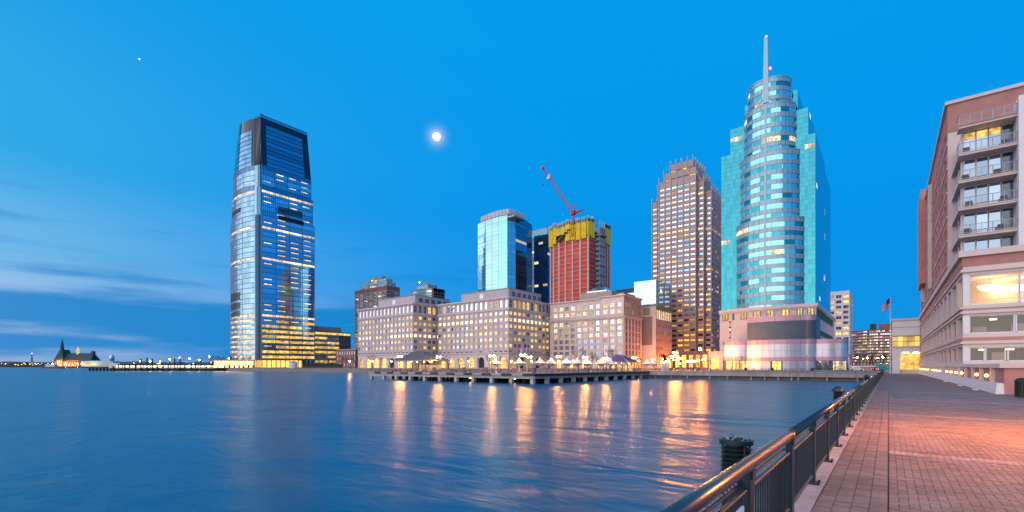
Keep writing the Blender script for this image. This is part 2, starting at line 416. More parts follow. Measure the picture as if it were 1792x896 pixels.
def window(th, w, h, gm, fm, loc, rz, nv=1, nh=0, name='window', limit=290):
    key = (round(w,2), round(h,2), gm, fm, nv, nh)
    if key not in WM:
        mb = win_mb(w, h, nv, nh); WM[key] = (mb, mb.mesh('window', [M[gm], M[fm]]))
    c = COUNT.get((th.name, name), 0); COUNT[(th.name, name)] = c+1
    if c < limit: return O(name, WM[key][1], th, loc, rz)
    d = LEFT.setdefault((th.name, name), (th, MB(), []))
    idx = []
    for k in (gm, fm):
        if k not in d[2]: d[2].append(k)
        idx.append(d[2].index(k))
    d[1].add(WM[key][0], Matrix.Translation(loc) @ Matrix.Rotation(rz, 4, 'Z'), idx)
def flush_windows():
    for (tn, name), (th, mb, ks) in LEFT.items():
        mb.build('far_' + name, [M[k] for k in ks], th, kind='stuff')
def even(n, Wd, w, m0=0.0, m1=0.0):
    p = (Wd - m0 - m1) / n
    return [(m0 + p*i + (p-w)/2, m0 + p*i + (p+w)/2) for i in range(n)]
def facade(th, org, rz, Wd, H, cols, rows, wall, pick, fm, dep=.45, arch=(), nv=1, nh=0, name='wall', winname='window', reveal=None, label=None):
    mb = MB(); lattice(mb, Wd, H, cols, rows, dep, 0, 1 if reveal else None, arch)
    mb.build(name, [M[wall]] + ([M[reveal]] if reveal else []), th, org, rz)
    ca, sa = math.cos(rz), math.sin(rz)
    for ri, (z0, z1) in enumerate(rows):
        for ci, (u0, u1) in enumerate(cols):
            g = pick(ri, ci)
            if g is None: continue
            u = (u0+u1)/2; v = dep - .02
            nvv = nv[ri] if isinstance(nv, (list, tuple)) else nv; nhh = nh[ri] if isinstance(nh, (list, tuple)) else nh
            window(th, u1-u0, z1-z0, g, fm, (org[0]+u*ca-v*sa, org[1]+u*sa+v*ca, org[2]+z0), rz, nvv, nhh, winname)

def along(th, name, k, m, org, rz, us):
    """one mesh repeated at stations u along a face, each its own part"""
    me = k.mesh(name, [M[m]]); ca, sa = math.cos(rz), math.sin(rz)
    for u in us: O(name, me, th, (org[0]+u*ca, org[1]+u*sa, org[2]), rz)
def each_box(th, name, m, boxes, org=(0,0,0), rz=0):
    for b_ in boxes: MB().box(*b_).build(name, M[m], th, org, rz)

# ================================================================== THE SETTING
WATER_Z = -2.2
def struct(o): o['kind'] = 'structure'; return o
mb = MB(); mb.quad((-9000,-6000,WATER_Z), (6000,-6000,WATER_Z), (6000,9000,WATER_Z), (-9000,9000,WATER_Z))
struct(mb.build('water', M['water']))
mb = MB(); mb.quad((-9000,-6000,-9), (6000,-6000,-9), (6000,9000,-9), (-9000,9000,-9))
struct(mb.build('river_bed', M['land_dark']))

# city ground: quay line at y = 150, reaching far behind the buildings
QY = 150.0
WX, WY = W(395, 372); VX, VY = W(203, 372)
coast = [(420, QY+1), (420, 2400), (-1400, 2400), (-760, 420), (VX-30, VY+22), (VX, VY), (WX, WY), (WX+20, QY-2), (-250, QY-2), (-60, QY+1)]
mb = MB(); mb.prism(coast, -6, 0)
struct(mb.build('ground', M['quay_deck']))
# roadway behind the quay with kerb and painted line
mb = MB(); mb.box(-60, 196, .0, 4, 206, .004); struct(mb.build('road', mat('asphalt', (.05,.05,.052), .85, var=.2)))
k = MB(); k.box(-60, 195.6, 0, 4, 195.9, .13); k.box(-60, 206.1, 0, 4, 206.4, .13); struct(k.build('kerb', M['concrete_pale']))
k = MB()
for i in range(12): k.box(-58+i*5, 200.9, .004, -55.5+i*5, 201.1, .009)
struct(k.build('lane_marking', M['white_paint']))

# far shore beyond the harbour
def shore(name, p0, p1, d0, d1, h, material, n=40, jag=.4):
    a = [W(p0 + (p1-p0)*i/n, d0) for i in range(n+1)]; b = [W(p0 + (p1-p0)*i/n, d1) for i in range(n+1)]
    mb = MB(); rnd = random.Random(hash(name) % 1000)
    hs = [h*(1-jag*rnd.random()) for _ in range(n+1)]
    for i in range(n):
        mb.quad((*a[i], -3), (*a[i+1], -3), (*a[i+1], hs[i+1]*.35), (*a[i], hs[i]*.35))
        mb.quad((*a[i], hs[i]*.35), (*a[i+1], hs[i+1]*.35), (*b[i+1], hs[i+1]), (*b[i], hs[i]))
        mb.quad((*b[i], hs[i]), (*b[i+1], hs[i+1]), (*b[i+1], -3), (*b[i], -3))
    return struct(mb.build(name, material))
shore('terrain', -160, 210, 1250, 1600, 7, M['land_dark'], 50, .6)
shore('hills', -400, 620, 5200, 6400, 62, M['hills'], 70, .35)

# ---- moon and evening star, far out along their directions
o = MB().ball((0,0,0), 1, 24, 16).build('moon', M['moon_light'], None, tuple(MOON_DIR*9000 + Vector((0,0,CAMZ))), smooth=True)
o.scale = (62, 62, 62); tag(o, 'bright full moon hanging in the blue sky', 'moon')
sd = Vector((-SN + CS*(244-CX)/FPX, CS + SN*(244-CX)/FPX, (HOR-103)/FPX)).normalized()
o = MB().ball((0,0,0), 1, 10, 6).build('star', M['star_light'], None, tuple(sd*9000)); o.scale = (8,8,8); tag(o, 'tiny bright star high above the glass tower', 'star')

# ================================================================== PROMENADE WITH PAVERS
PX0, PX1, PY0 = -1.5, 5.75, -14.0
mb = MB(); mb.box(-1.5, PY0, -6, 45, QY+1.5, -.06)
pav = struct(mb.build('promenade', M['paver_joint']))
c = MB(); yy = PY0; rnd = random.Random(3)
copings = []
while yy < QY-.5:
    ln = 2.4; copings.append((yy, min(yy+ln-.012, QY-.2))); yy += ln
for a, b in copings:
    k = MB(); k.box(-1.56, a, -.35, -.80, b, 0); k.build('coping_stone', M['coping'], pav)
def bevel_paver(lx, ly, hh=.055, g=.003, bv=.005):
    k = MB(); x, y = lx/2-g, ly/2-g; xi, yi = x-bv, y-bv
    k.prism([(-x,-y),(x,-y),(x,y),(-x,y)], -hh, -bv, bottom=False)
    k.f.pop(); k.m.pop()
    n = len(k.v); k.v += [(-x,-y,-bv),(x,-y,-bv),(x,y,-bv),(-x,y,-bv),(-xi,-yi,0),(xi,-yi,0),(xi,yi,0),(-xi,yi,0)]
    for i in range(4):
        j = (i+1) % 4; k.f.append((n+i, n+j, n+4+j, n+4+i)); k.m.append(0)
    k.f.append((n+4,n+5,n+6,n+7)); k.m.append(0)
    return k
PV = {}
pcount = [0]; pleft = MB(); pleft2 = MB()
def paver(x, y, lx, ly, light=False, rz=0.0):
    key = (lx, ly, light)
    if key not in PV:
        k = bevel_paver(lx, ly); PV[key] = (k, k.mesh('paver', [M['paver_light' if light else 'paver']]))
    z = rnd.uniform(-.004, .003)
    d = depth(x, y); r = CS*x + SN*y
    seen = d > 5.6 and abs(r/d) < 1.12
    if seen and d < 9.2 and pcount[0] < 299 and (r/d) < 1.09:
        pcount[0] += 1; O('paver', PV[key][1], pav, (x, y, z), rz)
    else:
        (pleft2 if light else pleft).add(PV[key][0], Matrix.Translation((x, y, z)) @ Matrix.Rotation(rz + rnd.uniform(-.01,.01), 4, 'Z'))
cand = []
# four courses laid along the rail
RW = .195
for r_ in range(4):
    x = -.79 + RW*(r_+.5); y = 2.0 + .05*(r_ % 2)
    while y < 46:
        cand.append((x, y, RW, .1, False, 0)); y += .1
# herringbone field between paler cross bands
bands = [3.0 + 10.3*i for i in range(0, 5)]
def in_band(y): return any(abs(y-b) < .21 for b in bands)
pw = .11
edges = [2.0] + [e for b in bands for e in (b-.2, b+.2)] + [36.0]
cells = [(edges[i], edges[i+1]) for i in range(0, len(edges)-1, 2) if edges[i+1]-edges[i] > .3]
def clip_paver(x0, y0, x1, y1):
    x0 = max(x0, .0); x1 = min(x1, 5.75)
    if x1 - x0 < .025: return
    for c0, c1 in cells:
        a, b = max(y0, c0), min(y1, c1)
        if b - a > .025: cand.append(((x0+x1)/2, (a+b)/2, round(x1-x0, 3), round(b-a, 3), False, 0))
for n_ in range(0, 340):
    for m_ in range(-100, 16):
        hx = n_ + 4*m_
        if -3 < hx < 54:
            clip_paver(hx*pw, n_*pw, (hx+2)*pw, (n_+1)*pw); clip_paver(hx*pw, (n_+1)*pw, (hx+1)*pw, (n_+3)*pw)
for b in bands:
    x = .05
    while x < 5.72:
        for q in (-.1, .1): cand.append((x, b+q, .1, .2, True, 0))
        x += .1
cand2 = cand
cand2.sort(key=lambda c_: depth(c_[0], c_[1]))
for cc in cand2: paver(*cc)
pleft.build('paver_field', M['paver'], pav, kind='stuff'); pleft2.build('paver_band', M['paver_light'], pav, kind='stuff')
# beyond the laid pavers: one sheet whose relief carries the same bond
def far_paving():
    m, t, b = _nodes('paving_far'); n = t.nodes.new; l = t.links.new
    geo = n('ShaderNodeNewGeometry'); br = n('ShaderNodeTexBrick'); l(geo.outputs['Position'], br.inputs[0])
    br.inputs['Scale'].default_value = 1.0; br.inputs['Brick Width'].default_value = .22; br.inputs['Row Height'].default_value = .11; br.inputs['Mortar Size'].default_value = .008
    br.inputs['Color1'].default_value = (.29,.21,.185,1); br.inputs['Color2'].default_value = (.23,.165,.15,1); br.inputs['Mortar'].default_value = (.07,.05,.045,1)
    nz = n('ShaderNodeTexNoise'); nz.inputs['Scale'].default_value = .5; nz.inputs['Detail'].default_value = 5; l(geo.outputs['Position'], nz.inputs[0])
    r = n('ShaderNodeMapRange'); r.inputs[3].default_value = .7; r.inputs[4].default_value = 1.25; l(nz.outputs[0], r.inputs[0])
    vm = n('ShaderNodeVectorMath'); vm.operation = 'SCALE'; l(br.outputs[0], vm.inputs[0]); l(r.outputs[0], vm.inputs['Scale']); l(vm.outputs[0], b.inputs['Base Color'])
    b.inputs['Roughness'].default_value = .72; return m
mb = MB(); mb.box(-.79, 46, -.055, 0, QY-.2, -.004); mb.box(.0, 36, -.055, 45, QY-.2, -.004); mb.box(5.76, PY0, -.055, 45, 36, -.004); mb.box(-.79, PY0, -.055, 5.75, 1.99, -.004)
struct(mb.build('pavement', far_paving()))

# ================================================================== RAILING
rail = T('promenade_railing', 'dark blue steel railing with shiny pipe handrail along the brick promenade', 'railing', (-.96, 0, 0))
RZ = 1.04
def pipe(x, z, r, y0, y1, mtl, name, n=16, parent=None):
    k = MB(); k.tube((x, y0, z), (x, y1, z), r, None, n); return k.build(name, mtl, parent or rail, smooth=False)
def smooth_pipe(x, z, r, y0, y1, mtl, name, n=20):
    k = MB(); k.tube((x, y0, z), (x, y1, z), r, None, n); o = k.build(name, mtl, rail, smooth=True)
    me = o.data
    for p in me.polygons:
        if len(p.vertices) > 4: p.use_smooth = False
    return o
posts = [2.25*i for i in range(0, 66) if 2.25*i < QY-3]
post_mb = MB(); post_mb.box(-.035, -.075, .02, .035, .075, RZ-.06); post_mb.box(-.05, -.06, RZ-.12, .05, .06, RZ-.045)
post_me = post_mb.mesh('post', [M['rail_paint']])
plate = MB(); plate.box(-.10, -.13, 0, .10, .13, .02)
for sx in (-1, 1):
    for sy in (-1, 1): plate.cyl(sx*.075, sy*.10, .02, .045, .014, n=6)
plate_me = plate.mesh('base_plate', [M['rail_paint']])
pk = MB(); pk.box(-.008, -.008, .16, .008, .008, .80); pick_me = pk.mesh('picket', [M['rail_paint']])
pleft3 = MB(); npk = 0; stud = MB()
for i, y in enumerate(posts):
    p = O('post', post_me, rail, (0, y, 0)); O('base_plate', plate_me, p)
    if i+1 < len(posts):
        y1 = posts[i+1]
        if y < 60:
            pipe(0, .83, .022, y+.09, y1-.09, M['rail_pipe'], 'middle_rail', 10)
            pipe(0, .14, .022, y+.09, y1-.09, M['rail_pipe'], 'bottom_rail', 10)
            pipe(-.05, .87, .016, y+.09, y1-.09, M['rail_paint'], 'stud_bar', 8)
            for q in range(1, 19):
                yy = y + .09 + (y1-y-.18)*q/19
                if 2 < y < 28 and npk < 290: O('picket', pick_me, rail, (0, yy, 0)); npk += 1
                else: pleft3.add(pk, Matrix.Translation((0, yy, 0)))
                if y < 20:
                    stud.ball((-.05, yy, .893), .011, 6, 4); stud.ball((.0, yy, .168), .011, 6, 4)
        else:
            for zz in (.14, .83): pipe(0, zz, .022, y+.09, y1-.09, M['rail_pipe'], 'middle_rail' if zz > .5 else 'bottom_rail', 6)
            for q in range(1, 10): pleft3.box(-.012, y+(y1-y)*q/10-.012, .14, .012, y+(y1-y)*q/10+.012, .83)
pleft3.build('far_picket', M['rail_paint'], rail, kind='stuff'); stud.build('stud', M['steel_grey'], rail, kind='stuff')
# handrail pipe in lengths, each joint a darker collar over a post
cuts = [0.0] + [posts[i] for i in range(3, len(posts)-1, 6)] + [posts[-1]]
for a, b in zip(cuts[:-1], cuts[1:]):
    g0 = .12 if a > 1 else 0; g1 = .12
    o = smooth_pipe(0, RZ, .060, a+g0, b-g1, M['rail_pipe'], 'top_rail', 28)
    k = MB(); k.tube((0, b-g1-.001, RZ-.012), (0, b+g1+.001, RZ-.012), .052, None, 20); k.build('collar', M['rail_paint'], rail)

# louvred bollard lights standing on the water side of the rail
def bollard(y, dome, label):
    t = T('bollard_light', label, 'bollard', (-1.29, y, 0), group='louvred bollard lights behind the railing')
    k = MB(); k.lathe(0, 0, [(.18, 0), (.18, .03), (.145, .05), (.145, .72), (.155, .74)], 24); k.build('shaft', M['rail_paint'], t, smooth=False)
    k = MB()
    for q in range(6):
        z = .76 + q*.048; k.lathe(0, 0, [(.115, z+.016), (.162, z), (.164, z+.006), (.115, z+.026)], 24)
    k.build('louvre_ring', M['rail_paint'], t)
    k = MB(); k.cyl(0, 0, .74, 1.05, .10, n=16); k.build('core', M['black_metal'], t)
    for q in range(4):
        a = math.pi/4 + q*math.pi/2; MB().tube((.155*math.cos(a), .155*math.sin(a), .73), (.155*math.cos(a), .155*math.sin(a), 1.05), .012).build('strut', M['rail_paint'], t)
    if dome:
        k = MB(); k.lathe(0, 0, [(.175, 1.04), (.185, 1.06), (.177, 1.10), (.145, 1.16), (.095, 1.205), (.04, 1.235), (.001, 1.238)], 24); k.build('dome', M['rail_paint'], t, smooth=True)
    else:
        k = MB(); k.lathe(0, 0, [(.12, 1.05), (.17, 1.055), (.17, 1.10), (.145, 1.105), (.14, 1.07)], 24); k.build('top_ring', M['rail_paint'], t)
        k = MB()
        for q in range(7):
            a = q*.9; k.tube((.12*math.cos(a), .12*math.sin(a), 1.10), (.10*math.cos(a+.5), .10*math.sin(a+.5), 1.125+.012*(q % 3)), .008)
        k.ball((-.05, -.13, 1.12), .02, 8, 5); k.build('broken_fitting', M['steel_grey'], t)
    return t
bollard(5.5, False, 'louvred bollard light with its cap missing behind the handrail')
bollard(18.7, True, 'domed louvred bollard light halfway along the railing')
bollard(44.0, True, 'small domed bollard light by the railing near the quay')
# torn plastic caught on the railing beside the first bollard
k = MB(); rnd = random.Random(5)
pp = [(-.02,0,.60), (.01,.10,.66), (.0,.22,.57), (.01,.16,.44), (.0,.05,.36), (-.01,-.06,.40), (.03,.10,.53)]
for a in range(5): k.tri(pp[a], pp[a+1], pp[6])
k.tri(pp[5], pp[0], pp[6])
for q in range(5): k.tube((0, .02+.03*q, .38), (-.01, -.06+.02*q, .22+.02*q), .004, n=4)
for f in range(7): k.tube((.0, -.16+.03*f, .62), (-.01, -.10+.03*f, .74), .012, n=5)
o = k.build('plastic_scrap', M['canvas_white'], None, (-.93, 4.15, 0)); tag(o, 'torn scrap of white plastic snagged on the railing', 'plastic scrap')

# ================================================================== SMOOTH GLASS TOWER BY THE HARBOUR (left)
def seg(pts, a, b):
    """part of a polyline between arc-length fractions a..b"""
    ls = [0]
    for p, q in zip(pts[:-1], pts[1:]): ls.append(ls[-1] + math.hypot(q[0]-p[0], q[1]-p[1]))
    A, B = a*ls[-1], b*ls[-1]; res = []
    def at(s):
        for i in range(len(pts)-1):
            if s <= ls[i+1] + 1e-9:
                t = (s-ls[i])/max(1e-9, ls[i+1]-ls[i]); p, q = pts[i], pts[i+1]
                return (p[0]+(q[0]-p[0])*t, p[1]+(q[1]-p[1])*t)
        return pts[-1]
    res.append(at(A)); res += [pts[i] for i in range(len(pts)) if A + 1e-4 < ls[i] < B - 1e-4]; res.append(at(B))
    return res
def plen(pts): return sum(math.hypot(q[0]-p[0], q[1]-p[1]) for p, q in zip(pts[:-1], pts[1:]))
def arc_face(x0, x1, y, bulge, n=10):
    """face from x0 to x1 at y that swells towards -y"""
    return [(x0+(x1-x0)*i/n, y - bulge*(1-(2*i/n-1)**2)) for i in range(n+1)]
def fins(th, pts, z0, z1, step, m, w=.12, t=.3, name='mullion'):
    k = MB(); n = max(1, int(plen(pts)/step))
    for i in range(n+1):
        p = seg(pts, max(0, i/n-1e-4), min(1, i/n+1e-4)); a, b = p[0], p[-1]
        dx, dy = b[0]-a[0], b[1]-a[1]; l = math.hypot(dx, dy) or 1; dx /= l; dy /= l
        q = [(a[0]-dx*w/2, a[1]-dy*w/2), (a[0]+dx*w/2, a[1]+dy*w/2)]
        k.strip(q, z0, z1, t)
    return k.build(name, M[m], th, kind='stuff')

gx, gy = W(447, 440)
gt = T('glass_tower', 'tall blue glass tower with dark tapered crown and glowing floor bands by the harbour', 'skyscraper', (gx, gy, 0))
gr = random.Random(11)
def gz(py): return (HOR-py)*440/FPX + CAMZ
FL = 4.9
def g_plan(i, j=None):     # inset i: left (south) face bulging, notched near corner, right (east) face
    j = i if j is None else j
    south = [(-62+i+(56-2*i)*k/10, 2+i*.4-4.2*(1-((k-5)/5.0)**2)) for k in range(11)]
    corner = [(-5.6, 3.2+i*.5), (-2.9, 3.2+i*.5), (-2.9-.3*i, 5.6+i*.2)]
    east = [(-.3*i, 5.8), (-.3*i, 58-j)]
    return south, corner, east
def g_body(name, i0, i1, z0, z1, m, j0=None, j1=None):
    s0, c0, e0 = g_plan(i0, j0); s1, c1, e1 = g_plan(i1, j1)
    p0 = s0 + c0 + e0 + [(-62+i0, 58-(j0 or i0))]; p1 = s1 + c1 + e1 + [(-62+i1, 58-(j1 or i1))]
    k = MB(); k.prism(p0, z0, z1, 0, None, p1); return k.build(name, M[m], gt)
tiers = [(0, gz(372), 0.0), (gz(372), gz(322), 1.6), (gz(322), gz(283), 3.2)]
for ti, (z0, z1, ins) in enumerate(tiers):
    g_body('tower_core', ins, ins, z0, z1, 'glass_mid')
    s, c, e = g_plan(ins)
    k = MB(); k.strip([s[-1]]+c+[e[0]], z0+.1, z1-.1, .08); k.build('corner_glazing', M['glass_blue'], gt)
    fins(gt, [s[-1]]+c+[e[0]], z0, z1, 1.4, 'steel_grey', .18, .35)
    fins(gt, s, z0, z1, 1.75, 'panel_white', .16, .32); fins(gt, e, z0, z1, 1.75, 'steel_dark' if ti else 'steel_grey', .12, .28)
litrows = {}
nfl = int((tiers[-1][1]-7.5)/FL); meshes = {}
full_lit = {int((gz(y)-7.5)/FL) for y in (286, 327, 393, 453)} | {int((gz(553)-7.5)/FL)}
for f in range(nfl):
    z = 7.5 + f*FL
    ti = next(i for i, t_ in enumerate(tiers) if z < t_[1]-.5)
    if z + 4.1 > tiers[ti][1]: continue
    ins = tiers[ti][2]; s, c, e = g_plan(ins)
    yp = HOR - (z-CAMZ)*FPX/440
    for face, pts, nb in (('s', s, 3), ('e', e, 4)):
        for b in range(nb):
            lowf = f < 8
            if f in full_lit: kind = 2
            elif lowf: kind = 3 if gr.random() < .85 else 1
            elif face == 'e' and yp < 510: kind = 1 if gr.random() < .62 else 0
            else: kind = 1 if gr.random() < (.28 if face == 'e' else .08) else 0
            if yp > 560 and face == 's': kind = 2
            key = (ti, face, b, kind)
            if key not in meshes:
                p = seg(pts, b/nb+.006, (b+1)/nb-.006); k = MB()
                if kind == 0: k.strip(p, 0, 4.1, .12, 0)
                elif kind == 1:
                    k.strip(p, 0, 2.9, .12, 0)
                    q = seg(p, .12, .70); k.strip(p, 2.9, 4.1, .10, 0); k.strip(q, 2.9, 3.75, .16, 1)
                elif kind == 2: k.strip(p, 0, 2.1, .12, 0); k.strip(p, 2.1, 4.1, .12, 1)
                else: k.strip(p, 0, 1.6, .12, 0); k.strip(p, 1.6, 4.1, .12, 1)
                meshes[key] = k.mesh('glazing_panel', [M['glass_blue'], M['lit_gold' if kind == 3 else 'lit_band']])
            O('glazing_panel', meshes[key], gt, (0, 0, z))
# plant-floor louvres
for z0, z1, f0, f1, face in ((gz(362), gz(349), .3, .78, 'e'), (gz(375), gz(366), .3, .78, 'e'), (gz(360), gz(352), .1, .6, 's'), (gz(520), gz(505), .12, .6, 's'), (gz(536), gz(524), .12, .6, 's'), (gz(550), gz(540), .12, .6, 's')):
    s, c, e = g_plan(0 if z0 < tiers[0][1] else 1.6)
    p = seg(s if face == 's' else e, f0, f1); k = MB(); n = int((z1-z0)/.9)
    for q in range(n): k.strip(p, z0+q*(z1-z0)/n, z0+(q+.62)*(z1-z0)/n, .42)
    k.build('louvre_panel', M['dark_gap'], gt)
# crown: dark tapered screen with glazed panels let into it
zc, zt = tiers[-1][1], gz(193)
g_body('crown', 3.2, 10.0, zc, zt, 'glass_black', 3.2, 6.5)
s0, c0, e0 = g_plan(3.2); s1, c1, e1 = g_plan(10.0, 6.5)
def lerp_panel(p0, p1, a, b, z0, z1, t, mname, nrow, name):
    k = MB(); m_ = M[mname]
    for q in range(nrow):
        u0, u1 = q/nrow, (q+.86)/nrow
        za, zb = z0+(z1-z0)*u0, z0+(z1-z0)*u1
        fa, fb = (za-zc)/(zt-zc), (zb-zc)/(zt-zc)
        A = seg(p0, a, b); B = seg(p1, a, b)
        A = offset(A, t); B = offset(B, t)
        n = min(len(A), len(B))
        for i in range(n-1):
            def pt(f, i): return (A[i][0]+(B[i][0]-A[i][0])*f, A[i][1]+(B[i][1]-A[i][1])*f)
            k.quad((*pt(fa,i), za), (*pt(fa,i+1), za), (*pt(fb,i+1), zb), (*pt(fb,i), zb))
    return k.build(name, m_, gt)
zmid = zc + (zt-zc)*.82
lerp_panel(s0, s1, .0, .92, zc, zmid-3, .35, 'glass_mid', 8, 'crown_glazing')
lerp_panel(e0, e1, .10, .86, zc, zmid, .35, 'glass_mid', 10, 'crown_glazing')
lerp_panel(e0, e1, .0, 1, zt-3, zt-.5, .3, 'glass_slate', 1, 'crown_band')
for q in range(14):
    f = q/13.0; pA = seg(s0[-1:]+c0+e0[:1], max(0,f-1e-4), min(1,f+1e-4))[0]; pB = seg(s1[-1:]+c1+e1[:1], max(0,f-1e-4), min(1,f+1e-4))[0]
    k = MB(); k.tube((*pA, zc), (*pB, zt+1.2), .28, .2, 5); k.build('crown_fin', M['steel_dark'], gt)
# low wing running back from the tower, same floor lines
wz = 38.0
k = MB(); k.box(-44, 58.5, 0, -.4, 100, wz); k.box(-36, 62, wz, -6, 92, wz+5.5, 1); k.build('low_wing', [M['glass_navy'], M['roof_grey']], gt)
fins(gt, [(-.4, 58.6), (-.4, 100)], 0, wz, 1.75, 'steel_grey', .12, .3)
for f in range(7):
    for b in range(3):
        p = seg([(-.4, 58.6), (-.4, 100)], b/3+.004, (b+1)/3-.004); k = MB(); k.strip(p, 0, 1.8, .12, 0); k.strip(p, 1.8, 4.1, .12, 1 if (gr.random() < .7 and b < 2) or gr.random() < .3 else 0)
        k.build('glazing_panel', [M['glass_slate'], M['lit_gold']], gt, (0, 0, 3.4+f*FL))
# lobby: bright glazed base behind columns
s, c, e = g_plan(0)
k = MB(); k.strip(s+c+[(0, 5.8), (0, 44)], .3, 7.0, .10); k.build('lobby_glazing', M['lit_shop'], gt)
for i in range(13):
    for pts, n in ((s, 13), ([(0, 5.8), (0, 58)], 13)):
        p = seg(pts, i/12-1e-4 if i else 0, min(1, i/12+1e-4))[0]; MB().cyl(0, 0, 0, 7.4, .5, n=8).build('column', M['steel_grey'], gt, (p[0]+(.5 if n == 13 and pts is not s else 0), p[1]-(.5 if pts is s else 0), 0))

# ================================================================== SPIRED TOWER WITH CURVED BANDED FRONT
ex, ey = -45.7, 258.4
et = T('spired_tower', 'stepped turquoise glass tower with curved banded front and tall grey spire', 'skyscraper', (ex, ey, 0))
er = random.Random(4)
PZ = 29.4
def glassbox(th, x0, x1, y0, y1, z0, z1, gm, ncs, nce, fh, litp, south=True, east=True, name='glazing_panel', wallm='glass_deep', limit=280, lm='lit_cream', gm2=None, bayw=3):
    """curtain wall: dark core, glazing panels proud of it leaving thin joints"""
    k = MB(); k.box(x0, y0, z0, x1, y1, z1); k.build('core', M[wallm], th)
    nf = max(1, int(round((z1-z0)/fh))); h = (z1-z0)/nf
    for face, on, n, W_, o_, rz in (('s', south, ncs, x1-x0, (x0, y0), 0), ('e', east, nce, y1-y0, (x1, y0), R(90))):
        if not on: continue
        w = W_/n
        for f in range(nf):
            for b in range(n):
                g = gm if face == 's' or gm2 is None else gm2
                key = (round(w,2), round(h,2), g, bayw); key2 = key + ('lit',)
                is_lit = er.random() < litp
                kk = ('gp', key2 if is_lit else key)
                if kk not in WM:
                    q = MB(); nn = bayw; ww = w/nn
                    for i in range(nn):
                        u = -w/2+ww*i; g_ = .06
                        if not is_lit:
                            for hh in range(2): q.box(u+g_, -.10, h*hh/2+.06, u+ww-g_, .0, h*(hh+1)/2-.04, 0)
                        else:
                            q.box(u+g_, -.10, .06, u+ww-g_, 0, h*.5, 0); q.box(u+g_, -.10, h*.5+.05, u+ww-g_, 0, h-.06, 1)
                    WM[kk] = (q, q.mesh('glazing_panel', [M[g], M[lm]]))
                c = COUNT.get((th.name, name), 0); COUNT[(th.name, name)] = c+1
                u = w*(b+.5); ca, sa = math.cos(rz), math.sin(rz)
                loc = (o_[0]+u*ca, o_[1]+u*sa, z0+f*h)
                if c < limit: O(name, WM[kk][1], th, loc, rz)
                else:
                    d = LEFT.setdefault((th.name, name), (th, MB(), []))
                    idx = []
                    for mm in (g, lm):
                        if mm not in d[2]: d[2].append(mm)
                        idx.append(d[2].index(mm))
                    d[1].add(WM[kk][0], Matrix.Translation(loc) @ Matrix.Rotation(rz, 4, 'Z'), idx)
glassbox(et, -22, 19, 0, 42, PZ-2, 110, 'glass_teal', 10, 10, 4.4, .02, gm2='glass_sea')
glassbox(et, -18, 16, 1.5, 40, 110, 123.5, 'glass_teal', 6, 8, 4.4, .04, gm2='glass_sea')
glassbox(et, -11.5, 11.5, 3, 38, 123.5, 134.2, 'glass_teal', 4, 6, 4.4, .0, gm2='glass_sea')
k = MB(); k.box(-20, 45, 0, 18.4, 82, 30); k.build('rear_base', M['wall_pink'], et)
glassbox(et, -20, 18.4, 45, 82, 30, 108, 'glass_teal', 1, 9, 4.4, .0, south=False, gm2='glass_sea', name='rear_panel')
k = MB()
for f in range(18): k.box(18.0, 42.2, 30+f*4.4, 18.9, 44.8, 33.4+f*4.4, 1 if f in (4, 9, 12) else 0)
k.box(17, 42.1, 29, 18.2, 44.9, 104, 2); k.build('stair_slot', [M['dark_gap'], M['lit_warm'], M['steel_dark']], et)
# round bay in four diminishing drums: spandrel rings and ribbon windows
drums = [(PZ-1, 71.4, 14.6, 9.2), (71.4, 103.5, 12.8, 8.6), (103.5, 126.0, 11.0, 8.0), (126.0, 138.6, 9.2, 7.2)]
def bay_pts(hc, bu, n=18):
    Rr = (hc*hc+bu*bu)/(2*bu); a = math.asin(min(1, hc/Rr))
    if bu > hc: a = math.pi-a
    return [(Rr*math.sin(-a+2*a*i/n), (Rr-bu) - Rr*math.cos(-a+2*a*i/n)) for i in range(n+1)]
for di, (z0, z1, hc, bu) in enumerate(drums):
    back = 3.0
    pts = bay_pts(hc, bu); k = MB(); k.prism([(-hc, back)] + pts + [(hc, back)], z0, z1); k.build('bay_core', M['glass_deep'], et)
    nf = int(round((z1-z0)/4.42)); fh = (z1-z0)/nf
    if di == 3: nf, fh = 3, (z1-z0)/3.0
    full = [(-hc, 0.2)] + pts + [(hc, 0.2)]
    npan = 14
    for f in range(nf):
        zb = z0 + f*fh
        ring = MB()
        for p_ in range(npan):
            q = seg(pts, p_/npan+.003, (p_+1)/npan-.003); ring.strip(q, zb+fh*.52, zb+fh-.03, .28)
        ring.strip([(-hc, 0.2), pts[0]], zb+fh*.52, zb+fh-.03, .28); ring.strip([pts[-1], (hc, .2)], zb+fh*.52, zb+fh-.03, .28)
        ring.build('spandrel_ring', M['panel_grey'], et)
        nseg = 7
        for p_ in range(nseg):
            q = seg(pts, p_/nseg+.002, (p_+1)/nseg-.002)
            r_ = er.random(); g = 'lit_cream' if r_ < .05 else ('glass_cyan' if r_ < .62 else 'glass_teal')
            k = MB(); k.strip(q, zb+.02, zb+fh*.52-.02, .10); k.build('ribbon_window', M[g], et)
    k = MB(); k.prism([(-hc-.2, back)] + offset(pts, .4) + [(hc+.2, back)], z1, z1+.5); k.build('drum_cornice', M['panel_grey'], et)
